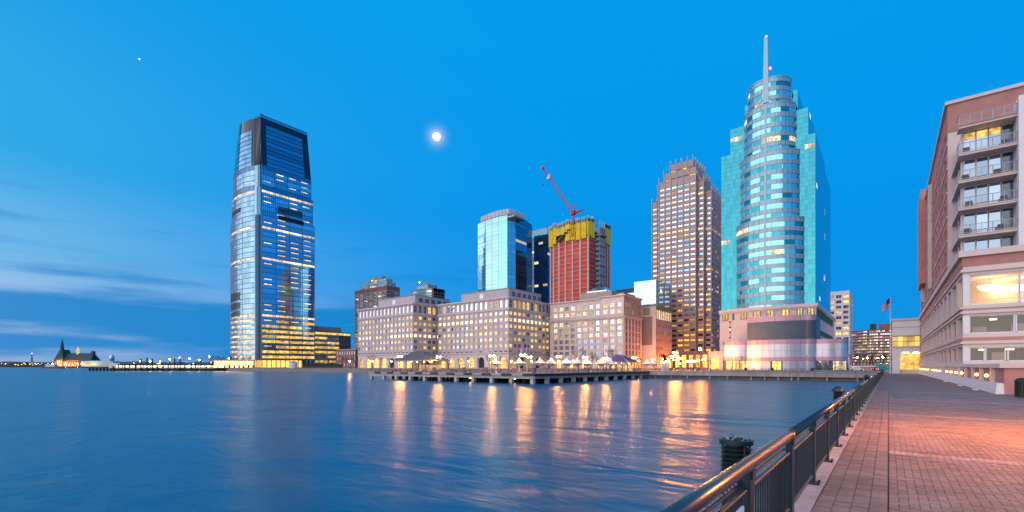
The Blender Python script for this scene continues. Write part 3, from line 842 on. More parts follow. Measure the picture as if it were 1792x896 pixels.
# pilaster up the middle of the bay, carrying the spire
for (z0, z1, hc, bu) in drums:
    MB().box(-.45, -bu-.55, z0, .45, -bu+.4, z1+.4).build('pilaster', M['panel_grey'], et)
k = MB(); k.prism([(-1.3,-8.2), (1.3,-8.2), (1.3,-5.6), (-1.3,-5.6)], 127, 146, 0, None, [(-.95,-8.0), (.95,-8.0), (.95,-6.0), (-.95,-6.0)])
k.prism([(-.95,-8.0), (.95,-8.0), (.95,-6.0), (-.95,-6.0)], 146, 158.6, 0, None, [(-.75,-7.8), (.75,-7.8), (.75,-6.4), (-.75,-6.4)]); k.build('spire', M['panel_grey'], et)
MB().ball((0, -7, 159.0), .5, 8, 5).build('beacon', M['lamp_red'], et); MB().ball((1.9, -7.4, 143.0), .5, 8, 5).build('beacon', M['lamp_red'], et)
# masonry podium under the tower with green-framed lit windows
px0, px1, py0, py1 = -21.0, 20.7, -12.4, 78
front = [(px0, py0+5.5), (px0+7, py0+1.6), (px0+15, py0), (px1, py0)]
k = MB(); k.prism(front + [(px1, py1), (px0, py1)], 0, PZ-.6); k.build('podium', M['wall_pink'], et)
k = MB(); k.strip(front + [(px1, py1)], PZ-1.3, PZ+.2, .7); k.strip(front + [(px1, py1)], PZ-1.9, PZ-1.3, .35); k.build('podium_cornice', M['wall_pink'], et)
k = MB(); k.prism(front + [(px1, py1), (px0, py1)], PZ-.7, PZ-.2); k.build('podium_roof', M['roof_grey'], et)
def framed(th, a, b, z0, z1, gm, fm, t=.25):
    k = MB(); k.strip([a, b], z0, z1, .12, 0)
    l = math.hypot(b[0]-a[0], b[1]-a[1]); e = .35/l
    for u0, u1, za, zb in ((0, e, z0, z1), (1-e, 1, z0, z1), (0, 1, z0, z0+.3), (0, 1, z1-.3, z1), (.5-e/2, .5+e/2, z0, z1)):
        p = seg([a, b], u0, u1); k.strip(p, za, zb, t, 1)
    return k.build('window', [M[gm], M[fm]], th)
L_ = plen(front)
for f0, f1 in ((.045, .13), (.185, .21), (.28, .35), (.41, .49), (.545, .62), (.69, .76), (.83, .885), (.92, .985)):
    q = seg(front, f0, f1); framed(et, q[0], q[-1], 24.2, 27.9, 'lit_yellow', 'green_frame')
for i in range(9):
    y = py0+3+i*8.4; framed(et, (px1, y), (px1, y+6.2), 24.0, 27.8, 'glass_dark', 'green_frame')
    framed(et, (px1, y), (px1, y+6.2), 16.0, 18.4, 'glass_dark', 'green_frame')
for i in range(9):
    q = seg(front, .14, .165); MB().strip(q, 13.0+i*1.25, 13.7+i*1.25, .12).build('slot_window', M['lit_yellow' if i % 2 else 'dark_gap'], et)

# ---- curved metal-clad hall in front of the podium
hx, hy = -36, 226
ht = T('curved_hall', 'pink and silver metal clad hall with curved front and dark louvre band', 'building', (hx, hy, 0))
def rounded(x0, x1, y, bulge, rad, n=8, ends=(True, True)):
    pts = arc_face(x0, x1, y, bulge, 12)
    if ends[1]:
        e_ = pts[-1]; pts += [(e_[0]+rad*math.sin(a), e_[1]+rad*(1-math.cos(a))) for a in [math.pi/2*i/6 for i in range(1, 7)]]
    if ends[0]:
        s_ = pts[0]; pts = [(s_[0]-rad*math.sin(a), s_[1]+rad*(1-math.cos(a))) for a in [math.pi/2*i/6 for i in range(6, 0, -1)]] + pts
    return pts
def clad(th, pts, back, layers, name_core='core', pw=2.2):
    k = MB(); k.prism([(pts[0][0], back)] + pts + [(pts[-1][0], back)], 0, layers[-1][1]); k.build(name_core, M['louvre'], th)
    n = max(2, int(plen(pts)/pw))
    for z0, z1, m_, kind in layers:
        if kind == 'panel':
            nr = 2 if z1-z0 > 4 else 1
            for r_ in range(nr):
                for i in range(n):
                    q = seg(pts, i/n+.0015, (i+1)/n-.0015); k = MB(); k.strip(q, z0+(z1-z0)*r_/nr+.03, z0+(z1-z0)*(r_+1)/nr-.03, .16)
                    k.build('cladding_panel', M[m_], th)
        elif kind == 'louvre':
            k = MB(); nn = int((z1-z0)/.42)
            for i in range(nn): k.strip(pts, z0+i*(z1-z0)/nn, z0+(i+.6)*(z1-z0)/nn, .18)
            k.build('louvre_blade', M[m_], th, kind='stuff')
main = rounded(-12.6, 9.4, 0.5, 2.8, 3.2, ends=(False, True))
clad(ht, main, 19, [(3.9, 5.4, 'panel_pink', 'panel'), (5.4, 11.0, 'panel_white', 'panel'), (11.0, 12.9, 'panel_pink', 'panel'), (12.9, 20.6, 'louvre', 'louvre'), (20.6, 23.0, 'panel_pink', 'panel')])
lw_ = rounded(-21.4, -12.7, 2.4, .9, 2.4, ends=(True, False))
clad(ht, lw_, 17, [(4.4, 5.9, 'panel_pink', 'panel'), (5.9, 11.2, 'panel_white', 'panel'), (11.2, 12.8, 'panel_pink', 'panel')])
rw_ = rounded(12.7, 19.4, 3.0, .6, 3.4, ends=(False, True))
clad(ht, rw_, 17, [(4.0, 5.5, 'panel_pink', 'panel'), (5.5, 11.0, 'panel_white', 'panel'), (11.0, 12.7, 'panel_pink', 'panel')])
# ground floor: two silver drums, lit entrance between, shopfronts in the wings
def ground_drum(a, b):
    q = offset(seg(main, a, b), .12); clad2 = max(2, int(plen(q)/2.6))
    for i in range(clad2):
        p = seg(q, i/clad2+.004, (i+1)/clad2-.004); k = MB(); k.strip(p, .1, 3.85, .16); k.build('cladding_panel', M['panel_white'], ht)
ground_drum(.0, .36); ground_drum(.52, .98)
def shopfront(pts, z0, z1, n, m_='lit_shop'):
    for i in range(n):
        p = seg(pts, i/n+.01, (i+1)/n-.01); k = MB(); k.strip(p, z0, z1, .12, 0); k.strip(seg(p, 0, .06), z0, z1, .2, 1); k.strip(p, (z0+z1)*.68, (z0+z1)*.68+.12, .2, 1)
        k.build('shop_window', [M[m_], M['steel_dark']], ht)
shopfront(seg(main, .38, .50), .2, 3.7, 2); shopfront(seg(lw_, .25, .98), .2, 4.1, 3, 'lit_warm'); shopfront(seg(rw_, .0, .42), .2, 3.8, 3, 'glass_dark'); shopfront(seg(rw_, .45, .9), .2, 3.8, 1, 'lit_cream')
# pale pink portico beside the hall
pt = T('portico', 'pale pink masonry portico with lit bays beside the curved hall', 'portico', (-66, 230, 0))
mb = MB(); lattice(mb, 12.5, 8.0, [(1.0, 4.6), (6.9, 9.6)], [(0.0, 5.6)], 1.2); mb.build('front_wall', M['wall_pink'], pt)
MB().box(-.3, -.35, 8.0, 12.8, 8, 8.5).build('coping', M['wall_pink'], pt); MB().box(0, 1.25, 0, 12.5, 8, 8.0).build('rear_wall', M['wall_pink'], pt)
for u0, u1 in ((1.0, 4.6), (6.9, 9.6)):
    window(pt, u1-u0, 5.4, 'lit_shop', 'steel_dark', ((u0+u1)/2, 1.1, .1), 0, 2, 1)
k = MB(); k.tube((8.2, -.02, 6.8), (8.2, -.12, 6.8), .55, .55, 16); k.build('roundel', M['teal_paint'], pt)

# ================================================================== BROWN STEPPED TOWER
bx, by = W(1242, 365)
bt = T('brown_tower', 'brown granite office tower with notched stepped crown and silver pilaster tips', 'skyscraper', (bx, by, 0))
br_ = random.Random(21)
def bz(py): return (HOR-py)*372/FPX + CAMZ
BW, BD = 48.0, 46.0
FH = 3.98
# plan of each tier as boxes (x0,x1,y0,y1,z1): centre block higher, corners lower
blocks = [(-BW+9, -9.5, -3.0, BD, 152.0, 6), (-BW, -BW+9, 4.5, BD, 139.5, 2), (-9.5, -4.5, 0.5, BD, 147.0, 1), (-4.5, 0.0, 4.0, BD, 139.5, 1), ]
CAPME = MB().prism([(-.5,-.55), (.5,-.55), (.5,.4), (-.5,.4)], 0, 2.6, 0, None, [(-.35,-.4), (.35,-.4), (.35,.3), (-.35,.3)]).mesh('pilaster_cap', [M['granite_pale']])
def pickb(ri, ci):
    r_ = br_.random()
    if bandrow.get(ri): return 'lit_cream' if r_ < .8 else 'glass_slate'
    if ri < 9: return 'lit_yellow' if r_ < .36 else ('lit_dim' if r_ < .5 else 'glass_dark')
    return 'glass_pale' if r_ < .64 else ('glass_blue' if r_ < .84 else ('lit_cream' if r_ < .97 else 'lit_warm'))
def bfacade(x0, x1, y0, z0, z1, ncol, rz, east=False, W_=None):
    global bandrow
    Wd = (x1-x0) if not east else W_
    nr = int((z1-z0-1.5)/FH); rows = [(1.3+i*FH, 1.3+i*FH+1.75) for i in range(nr)]
    base = int((z0+2-12)/FH)
    bandrow = {i: (int((z0+1.3+i*FH)/FH) in (27, 15)) for i in range(nr)}
    p = Wd/ncol; cols = even(ncol, Wd, p*.74)
    org = (x0, y0, z0) if not east else (x1, y0, z0)
    facade(bt, org, rz, Wd, z1-z0, cols, rows, 'granite_brown', pickb, 'steel_dark', dep=.4, nv=1)
    along(bt, 'pilaster', MB().box(-.35, -.35, 0, .35, 0.0, z1-z0+1.0), 'granite_brown', org, rz, [p*i for i in range(ncol+1)])
    for i in range(ncol+1):
        u = p*i; ca, sa = math.cos(rz), math.sin(rz)
        O('pilaster_cap', CAPME, bt, (org[0]+u*ca, org[1]+u*sa, z1+.9), rz)
for (x0, x1, y0, y1, z1, nc) in blocks:
    k = MB(); k.box(x0, y0+.45, 0, x1 - (.45 if x1 == 0 else 0), y1, z1-.3); k.build('core', M['granite_brown'], bt)
for (x0, x1, y0, y1, z1, nc) in blocks: bfacade(x0, x1, y0, 12, z1, nc, 0)
bfacade(0, 0, 4.0, 12, 139.5, 8, R(90), True, 42.0)
# short returns of the notched corner
for (xx, ya, yb, z1) in ((-9.5, -3.0, .5, 152.0), (-4.5, .5, 4.0, 147.0)):
    bfacade(xx, xx, ya, 12, z1, 1, R(90), True, yb-ya)
# upper setbacks
for (x0, x1, y0, y1, z0, z1, nc, ne) in ((-BW+5, -5.5, 4.2, 42, 139.5, 150.0, 1, 6), (-BW+11, -11, 2.0, 40, 152.0, 160.0, 5, 5), (-BW+15, -14.5, 6.0, 36, 160.0, 168.0, 4, 5)):
    k = MB(); k.box(x0, y0+.45, z0-1, x1-.45, y1, z1-.3); k.build('core', M['granite_brown'], bt)
    if nc > 1: bfacade(x0, x1, y0, z0, z1, nc, 0)
    bfacade(x1, x1, y0, z0, z1, ne, R(90), True, y1-y0)
    if nc == 1: bfacade(x0, x0+4, y0, z0, z1, 1, 0); bfacade(x1-4, x1, y0, z0, z1, 1, 0)
# base: tall lit bays between piers
base = MB(); lattice(base, BW, 12, even(9, BW, 3.4), [(0.5, 10.5)], .8); base.build('base_wall', M['stone_tan'], bt, (-BW, -3.4, 0))
MB().box(-BW, -2.55, 0, -.5, 8, 11.9).build('core', M['granite_brown'], bt)
for i, (u0, u1) in enumerate(even(9, BW, 3.4)): window(bt, 3.4, 10, 'lit_shop' if i % 3 else 'lit_warm', 'steel_dark', (-BW+(u0+u1)/2, -2.65, .5), 0, 1, 3, 'base_window')
base = MB(); lattice(base, 42, 12, even(8, 42, 3.0), [(0.5, 10.5)], .8); base.build('base_wall', M['stone_tan'], bt, (.35, 4.0, 0), R(90))
for i, (u0, u1) in enumerate(even(8, 42, 3.0)): window(bt, 3.0, 10, 'lit_shop', 'steel_dark', (-.4, 4+(u0+u1)/2, .5), R(90), 1, 3, 'base_window')
MB().box(-BW-.3, -3.7, 11.9, .6, 4.5, 12.4).build('base_cornice', M['stone_tan'], bt)

# ================================================================== WATERFRONT OFFICE BLOCKS
def office(px, d, Ws, We, ns, ne, label, seed, glow, hs=1.0):
    x, y = W(px, d); rnd = random.Random(seed)
    t = T('office_block', label, 'office building', (x, y, 0))
    H = 47.0*hs
    MB().box(-Ws, .5, 9.6*hs, -.5, We, H-.2).build('core', M['stone_grey'], t)
    MB().box(-Ws+.2, .2, H-.2, -.2, We, H+.05).build('roof', M['roof_grey'], t)
    rows = [(10.9, 11.7)] + [(13.9+4.25*i, 16.2+4.25*i) for i in range(6)] + [(40.0, 45.2)]
    rows = [(a*hs, b*hs) for a, b in rows]
    brightrow = glow.get('bright', 5)
    def pick(side):
        def f(ri, ci):
            r_ = rnd.random()
            if ri == 0: return 'dark_gap' if r_ < .8 else 'lit_dim'
            if ri == 7:
                if side == 's': return 'glass_pale' if r_ < .9 else 'lit_cream'
                return 'glass_navy' if r_ < .55 else 'lit_yellow'
            if ri == brightrow: return 'lit_bright' if r_ < .75 else 'lit_cream'
            if side == 's':
                return 'lit_cream' if r_ < .55 else ('lit_warm' if r_ < .75 else ('glass_pale' if r_ < .93 else 'glass_slate'))
            return 'lit_yellow' if r_ < .42 else ('lit_dim' if r_ < .58 else ('glass_dark' if r_ < .9 else 'lit_warm'))
        return f
    z0 = 9.6*hs
    rr = [(a-z0, b-z0) for a, b in rows]
    for side, org, rz, Wd, n in (('s', (-Ws, 0, z0), 0, Ws, ns), ('e', (0, 0, z0), R(90), We, ne)):
        facade(t, org, rz, Wd, H-z0, even(n, Wd, Wd/n*.60), rr, 'stone_grey', pick(side), 'stone_pale', .45, arch=(7,), nv=[0]+[1]*7, nh=[0]*7+[1])
        # shallow piers between the bays and string courses
        along(t, 'pier', MB().box(-.42, -.22, 2.0, .42, 0, rr[7][0]-1.6), 'stone_grey', org, rz, [min(Wd-.42, max(.42, Wd*i/n)) for i in range(n+1)])
        each_box(t, 'cornice', 'stone_pale', [(-.3, -.5, rr[7][0]-1.5, Wd+.3, 0, rr[7][0]-.9), (-.6, -.9, H-z0-.9, Wd+.6, 0, H-z0-.2), (-.3, -.6, H-z0-1.4, Wd+.3, 0, H-z0-.9), (-.3, -.5, 0.4, Wd+.3, 0, 1.0)], org, rz)
        # arcaded ground floor
        na = 7 if side == 's' else 5
        cols = even(na, Wd, Wd/na*.58)
        gsk = MB(); lattice(gsk, Wd, z0, cols, [(.2, 7.6)], .9, 0, 0, (0,)); gsk.build('arcade_wall', M['stone_pale'], t, (org[0], org[1], 0), rz)
        ca, sa = math.cos(rz), math.sin(rz)
        for ci, (u0, u1) in enumerate(cols):
            u = (u0+u1)/2; v = .88
            window(t, u1-u0, 7.4, ('lit_shop' if ci % 5 != 4 else 'dark_gap') if side == 's' else ('dark_gap' if ci % 2 else 'lit_dim'), 'steel_dark', (org[0]+u*ca-v*sa, org[1]+u*sa+v*ca, .2), rz, 2, 2, 'arcade_window')
    MB().box(-Ws+.1, 1.0, 0, -1.0, We, z0).build('ground_core', M['stone_grey'], t)
    # set-back plant storey
    k = MB(); k.box(-Ws*.72, 5.5, H, -4.5, We-4, H+6.2); k.build('penthouse', M['stone_grey'], t)
    k = MB(); k.box(-Ws*.72-.3, 5.2, H+6.2, -4.2, We-3.7, H+6.7); k.build('penthouse_cap', M['roof_grey'], t)
    for i in range(6):
        MB().box(-4.5, 9+i*6, H+1.6, -4.3, 12.6+i*6, H+4.6).build('plant_louvre', M['louvre'], t)
    MB().box(-Ws*.45, 5.3, H+1.2, -Ws*.40, 5.5, H+4.6).build('plant_door', M['panel_white'], t)
    return t
office(723, 335, 68, 44, 15, 10, 'grey stone office block with arched top windows beside the dark-roofed pavilion', 31, {'bright': 3})
office(890, 305, 67, 47, 15, 10, 'wide grey stone office block with one blazing row of lit windows', 32, {'bright': 5})

# ---- pale pink block with round-arched middle row
x, y = W(1093, 300); t = T('office_block', 'pale pink stone office block with deep cornice and arched middle windows', 'office building', (x, y, 0))
rnd = random.Random(9); Ws, We, H = 57.0, 27.0, 46.5
MB().box(-Ws, .5, 0, -.5, We, H-.2).build('core', M['stone_pink'], t); MB().box(-Ws+.2, .2, H-.2, -.2, We, H+.05).build('roof', M['roof_grey'], t)
rows = [(8.9+4.02*i, 11.5+4.02*i) for i in range(5)] + [(29.0, 32.0), (35.6, 38.4), (39.9, 42.7)]
def pick_s(ri, ci):
    r_ = rnd.random()
    if ri >= 5: return 'lit_cream' if r_ < .6 else 'glass_pale'
    if ri >= 3: return 'lit_cream' if r_ < .4 else 'glass_pale'
    return 'glass_slate' if r_ < .85 else 'lit_dim'
def pick_e(ri, ci): return 'glass_dark' if ri < 6 or rnd.random() < .3 else ('lit_dim' if rnd.random() < .4 else 'glass_slate')
W1 = 40.5
facade(t, (-Ws, 0, 0), 0, W1, H, even(8, W1, 2.9, 2.2, .6), rows, 'stone_pink', pick_s, 'stone_pale', .45, arch=(5,), nv=1, nh=1)
MB().box(-Ws+W1, -.8, 0, -.01, .4, 7).build('bay_core', M['stone_pink'], t)
facade(t, (-Ws+W1, -.9, 0), 0, Ws-W1, H+.9, even(3, Ws-W1, 3.1, .8, .8), rows, 'stone_pink', pick_s, 'stone_pale', .45, arch=(5,), nv=1, nh=1)
facade(t, (0, -.9, 0), R(90), We, H+.9, even(5, We, 2.3, 1, 1), rows, 'stone_tan', pick_e, 'stone_pale', .45, arch=(5,), nv=1, nh=1)  # east stone in tan: orange lamplight on this side put into the colour
MB().quad((-Ws+W1, -.9, 0), (-Ws+W1, -.9, H+.9), (-Ws+W1, .1, H+.9), (-Ws+W1, .1, 0)).build('bay_return', M['stone_pink'], t)
for (o_, rz, Wd, dz) in (((-Ws, 0, 0), 0, W1, 0), ((-Ws+W1, -.9, 0), 0, Ws-W1, .9), ((0, -.9, 0), R(90), We, .9)):
    each_box(t, 'cornice', 'stone_pale', [(-.3, -1.1, 33.2, Wd+.3, 0, 33.9), (-.2, -.6, 32.5, Wd+.2, 0, 33.2), (-.4, -.9, H-.9+dz, Wd+.4, 0, H-.1+dz), (-.2, -.5, 7.0, Wd+.2, 0, 7.7), (0, -.25, 34.6, Wd, 0, 35.1)], o_, rz)
    n = 8 if Wd == W1 else (3 if rz == 0 else 5)
    along(t, 'pier', MB().box(-.6, -.25, 7.8, .6, 0, 32.4), 'stone_pink', o_, rz, [min(Wd-.6, max(.6, (2.2+(Wd-2.8)*i/n) if n == 8 else .8+(Wd-1.6)*i/n)) for i in range(n+1)])
    na = max(2, int(Wd/5)); 
    for i in range(na):
        u = Wd*(i+.5)/na; MB().box(-1.2, -.12, .3, 1.2, 0, 5.6).build('shop_window', M['lit_shop' if i % 2 else 'lit_dim'], t, (o_[0]+u*math.cos(rz), o_[1]+u*math.sin(rz)-(0), 0), rz)
k = MB(); k.box(-Ws*.62, 4, H, -11, We-2, H+5.0); k.build('penthouse', M['stone_tan'], t)
k = MB(); k.box(-11, 8, H, -4, We-2, H+3.4); k.build('plant_box', M['steel_grey'], t)
window(t, 3.2, 2.4, 'lit_yellow', 'steel_dark', (-7.5, 7.9, H+.5), 0, 1)

# ---- peach building with green cornice and blank side wall
x, y = W(1148, 318); t = T('peach_building', 'peach brick building with green copper cornice and blank tan side wall', 'building', (x, y, 0))
We = 30.0; H = 43.0; Ws = 28
MB().box(-Ws, .3, 0, -.5, We, H-.2).build('core', M['stone_tan'], t)
k = MB(); k.box(-Ws, 0, 0, 0, .3, 16.0); k.box(-Ws, 0, 35.5, 0, .3, H); k.box(-2.6, 0, 16.0, 0, .3, 35.5); k.build('party_wall', M['stone_pink'], t)
MB().box(-Ws, .12, 16.0, -2.6, .3, 35.5).build('blank_panel', mat('render_tan', (.27, .215, .18), .9, var=.12), t)
for i in range(3): MB().box(-9.2+i*-6.2, -.06, 36.3, -4.2+i*-6.2, 0, 41.6).build('blind_panel', M['render_tan'], t)
rnd = random.Random(12)
rows = [(7.5+5.2*i, 10.2+5.2*i) for i in range(5)] + [(33.6, 39.8)]
facade(t, (0, 0, 0), R(90), We, H, even(8, We, 1.9, .6, .6), rows, 'stone_tan', lambda r_, c_: 'lit_bright' if r_ == 5 else ('glass_dark' if rnd.random() < .9 else 'lit_dim'), 'stone_pale', .4, nv=1)
k = MB(); k.box(-.3, -1.3, H-1.0, We+.3, 0, H-.2); k.box(-.2, -.7, H-1.6, We+.2, 0, H-1.0); k.build('cornice', M['copper_green'], t, (0,0,0), R(90))
MB().box(-Ws, -.5, H-.6, 1.0, .4, H).build('parapet_cap', M['copper_green'], t); MB().box(-Ws, .4, H-.2, -.3, We, H+.1).build('roof', M['roof_grey'], t)
for i in range(5): MB().box(.05, 2.5+i*5.5, .3, .2, 5.6+i*5.5, 5.2).build('shop_window', M['lit_shop'], t)

# ---- mirrored glass block rising behind the pink block, with long low wing
x, y = W(1148, 345); t = T('mirror_block', 'white mirrored glass block with bright blue side behind the peach building', 'office building', (x, y, 0))
er = random.Random(8)
glassbox(t, -17, 0, 0, 30, 0, 65, 'glass_white', 5, 8, 5.0, .0, gm2='glass_blue', wallm='steel_grey', bayw=2, limit=240)
glassbox(t, -62, -17, 2, 24, 0, 57.5, 'glass_white', 12, 4, 5.6, .0, gm2='glass_blue', wallm='steel_grey', bayw=2, limit=240)
k = MB(); k.box(-60, 4, 57.5, -42, 20, 62.5); k.prism([(-58,3.4),(-44,3.4),(-44,18),(-58,18)], 62.5, 66, 0, None, [(-54,8),(-47,8),(-47,14),(-54,14)]); k.build('roof_lantern', M['glass_white'], t)
k = MB(); k.box(-36, 8, 57.5, -19, 20, 62.0); k.build('plant_box', M['steel_dark'], t)
for i in range(2): MB().box(-.0, 8+i*9, 56.5, .16, 11.5+i*9, 59).build('lit_window', M['lit_cream'], t)

# ---- small red brick building between tower wing and office block
x, y = W(622, 400); t = T('brick_building', 'low brown brick building between the glass wing and the grey office block', 'building', (x, y, 0))
MB().box(-30, .3, 0, -.3, 26, 15.5).build('core', M['brick_brown'], t)
facade(t, (-30, 0, 0), 0, 30, 16, even(8, 30, 2.2), [(1.5+5*i, 4.2+5*i) for i in range(3)], 'brick_brown', lambda a, b: 'glass_slate', 'stone_pale', .3)
facade(t, (0, 0, 0), R(90), 26, 16, even(6, 26, 2.2), [(1.5+5*i, 4.2+5*i) for i in range(3)], 'brick_brown', lambda a, b: 'glass_dark', 'stone_pale', .3)
k = MB(); k.box(-30.3, -.3, 15.6, .3, .4, 16.3); k.box(-.4, .4, 15.6, .3, 26, 16.3); k.build('parapet', M['stone_tan'], t)

# ================================================================== APARTMENT TOWERS
def apartments(px, d, Ws, We, H, label, seed, curved):
    x, y = W(px, d); t = T('apartment_tower', label, 'apartment tower', (x, y, 0)); rnd = random.Random(seed)
    if not curved:
        MB().box(-Ws, .5, 0, -.5, We, H-.2).build('core', M['brick_brown'], t)
        nf = int(H/3.35); rows = [(1.0+3.35*i, 3.1+3.35*i) for i in range(nf-1)]
        pick = lambda r_, c_: ('lit_cream' if rnd.random() < .10 else ('pane_sky_tint' if rnd.random() < .7 else 'glass_pale'))
        for org, rz, Wd, n in (((-Ws, 0, 0), 0, Ws, 7), ((0, 0, 0), R(90), We, 2)):
            facade(t, org, rz, Wd, H, even(n, Wd, Wd/n*.76), rows, 'brick_brown', pick, 'stone_pale', .35, nv=1)
            k = MB()
            for i in range(nf): k.box(0, -.1, 3.2+3.35*i-3.35+3.1-2.95, Wd, -.0, 3.2+3.35*i-3.35+3.1-2.6)
            k.build('floor_band', M['stone_pale'], t, org, rz)
            k = MB()
            for i in range(n):
                u = Wd*(i+.5)/n
                if i % 2 == 0 and rz == 0:
                    for f in range(4, nf-1, 1): k.box(u-1.7, -1.1, .85+3.35*f, u+1.7, 0, 1.0+3.35*f); k.box(u-1.7, -1.1, 1.0+3.35*f, u+1.7, -1.02, 1.9+3.35*f)
            if k.v: k.build('balcony', M['glass_pale'], t, org, rz, kind='stuff')
        er_save = random.Random(seed)
        for (a, b, c_, d_, z0, z1) in ((-Ws+4, -4, 3, We-2, H, H+5), (-Ws+10, -8, 5, We-3, H+5, H+9)):
            glassbox(t, a, b, c_, d_, z0, z1, 'pane_sky_tint', 5, 3, 2.6, .05, wallm='steel_grey', bayw=2, name='crown_panel')
        MB().box(-Ws+16, 7, H+9, -18, We-4, H+12.5).build('plant_box', M['roof_grey'], t)
    else:
        pts = [(-Ws, We*.5)] + [(-Ws/2 - Ws/2*math.cos(a), We*.5 - We*.5*math.sin(a)) for a in [math.pi*i/16 for i in range(1, 12)]] + [(-3, 4)]
        pts2 = pts + [(0, 4), (0, We)]
        k = MB(); k.prism(pts2 + [(-Ws, We)], 0, H); k.build('core', M['steel_grey'], t)
        nf = int(H/3.35)
        for f in range(max(0, nf-16), nf):
            for b in range(8):
                q = seg(pts, b/8+.004, (b+1)/8-.004); k = MB(); k.strip(q, 0, 2.0, .12, 0); k.strip(q, 2.05, 2.75, .2, 1)
                k.build('window_band', [M['lit_cream' if rnd.random() < .07 else ('pane_sky_tint' if rnd.random() < .6 else 'glass_pale')], M['panel_grey']], t, (0, 0, f*3.35+.5))
        facade(t, (0, 4, H-50), R(90), We-4, 50, even(4, We-4, 2.4), [(1+3.35*i, 3.0+3.35*i) for i in range(14)], 'brick_brown', lambda a, b: 'glass_slate' if rnd.random() < .8 else 'lit_dim', 'stone_pale', .3)
        for i in range(3): MB().box(-3, 3.6, H-50+i*.0, 0, 4.0, H).build('brick_pier', M['brick_brown'], t) if i == 0 else None
        k = MB(); k.prism([(-Ws*.75, 8), (-Ws*.25, 5), (-Ws*.18, We-4), (-Ws*.8, We-4)], H, H+5); k.build('crown', M['panel_grey'], t)
        k = MB(); k.prism([(-Ws*.62, 10), (-Ws*.36, 9), (-Ws*.3, We-8), (-Ws*.65, We-8)], H+5, H+8); k.build('plant_box', M['roof_grey'], t)
    MB().ball((-Ws*.6, 6, H+9), .6, 8, 5).build('beacon', M['lamp_canopy'], t)
    return t
apartments(677, 470, 56, 16, 82, 'brown and white apartment tower with stepped green glass crown', 41, False)
apartments(754, 500, 42, 20, 85, 'round fronted pale glass apartment tower half hidden behind the office block', 42, True)

# ================================================================== PALE AND DARK GLASS TOWERS, TOWER UNDER CONSTRUCTION
er = random.Random(14)
x, y = W(888, 420); t = T('glass_tower', 'bright faceted glass tower with pale louvred rooftop screen', 'skyscraper', (x, y, 0))
def facet_tower(t, faces, H, fh, z0, wallm):
    poly = [f[0] for f in faces] + [faces[-1][1]]
    k = MB(); k.prism(poly + [(poly[-1][0]-4, poly[-1][1]+14), (poly[0][0]+4, poly[0][1]+26)], 0, H); k.build('core', M[wallm], t)
    nf = int((H-z0)/fh)
    for a, b, n, g, lp in faces2(faces):
        for f in range(nf):
            for i in range(n):
                q = seg([a, b], i/n+.012, (i+1)/n-.012); k_ = ('ft', t.name, a, i, n, g)
                is_l = er.random() < lp
                mb_ = MB(); mb_.strip(q, .05, fh*.62, .14, 0); mb_.strip(q, fh*.66, fh-.04, .14, 1)
                mb_.build('glazing_panel', [M['lit_cream' if is_l else g], M[g]], t, (0, 0, z0+f*fh))
def faces2(fs): return [(f[0], f[1], f[2], f[3], f[4]) for f in fs]
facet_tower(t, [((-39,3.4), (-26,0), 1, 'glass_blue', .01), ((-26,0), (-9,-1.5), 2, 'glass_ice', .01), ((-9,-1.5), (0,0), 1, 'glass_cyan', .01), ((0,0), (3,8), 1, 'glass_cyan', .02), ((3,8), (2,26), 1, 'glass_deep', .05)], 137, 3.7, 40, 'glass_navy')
k = MB()
for a, b in (((-36,4.4), (-25,1.5)), ((-25,1.5), (-10,.3)), ((-10,.3), (0,2)), ((0,2), (2,9)), ((1.6,9.2), (1,24))):
    n = 3
    for i in range(n): k.strip(seg([a, b], i/n+.02, (i+1)/n-.02), 137, 142.5, .3)
k.prism([(-35,5), (-10,1.5), (1,8), (0,24), (-34,28)], 137, 141.5); k.build('roof_screen', M['stone_pale'], t)
MB().box(-.5, -.4, 133.5, 8, 16, 135).build('roof_ledge', M['steel_grey'], t)

x, y = W(958, 462); t = T('glass_tower', 'dark teal glass tower with scattered lit rooms behind the construction site', 'skyscraper', (x, y, 0))
facet_tower(t, [((-42,8), (-16,0), 4, 'glass_navy', .06), ((-16,0), (0,0), 3, 'glass_navy', .08), ((0,0), (0,26), 2, 'glass_navy', .03)], 133, 3.8, 50, 'dark_gap')
k = MB(); k.strip([(-42,8), (-16,0), (0,0), (0,26)], 130, 133.2, .3); k.build('top_band', M['glass_teal'], t)
k = MB()
for i in range(12):
    q = seg([(-41,9), (-16,1), (-1,1)], i/12+.006, (i+1)/12-.006); k.strip(q, 133, 137.5, .2)
k.build('roof_screen', M['stone_pale'], t)

# ---- red netted tower under construction
x, y = W(1030, 395); ct = T('construction_tower', 'half built tower wrapped in red netting with yellow screens on top', 'building site', (x, y, 0))
cr = random.Random(6)
arc = [(-46.5 + 46.5*math.sin(a)*1.0, 22 - 22*(1-math.cos(math.pi/2-a))*0 - 24*(math.sin(a))**.8*.92) for a in [math.pi/2*i/10 for i in range(11)]]
arc = [(-46, 14), (-44, 8.5), (-40, 4.6), (-34, 2.2), (-26, .4), (-17, -.4), (-8, -.3), (0, 0)]
CH = 112.0
k = MB(); k.prism(arc + [(0, 38), (-46, 38)], 0, CH); k.build('netted_core', M['net_red'], ct)
FHc = 3.75; nf = int(CH/FHc)
for f in range(nf+1):
    k = MB(); k.strip(arc + [(0, 38)], 0, .32, .55); k.build('floor_slab', M['slab_concrete'], ct, (0, 0, f*FHc))
for f in range(12, nf):
    for b in range(7):
        q = seg(arc, b/7+.01, (b+1)/7-.01)
        if cr.random() < .8: k = MB(); k.strip(q, .35, FHc-.1, .12+.25*cr.random()); k.build('safety_net', M['net_red'], ct, (0, 0, f*FHc))
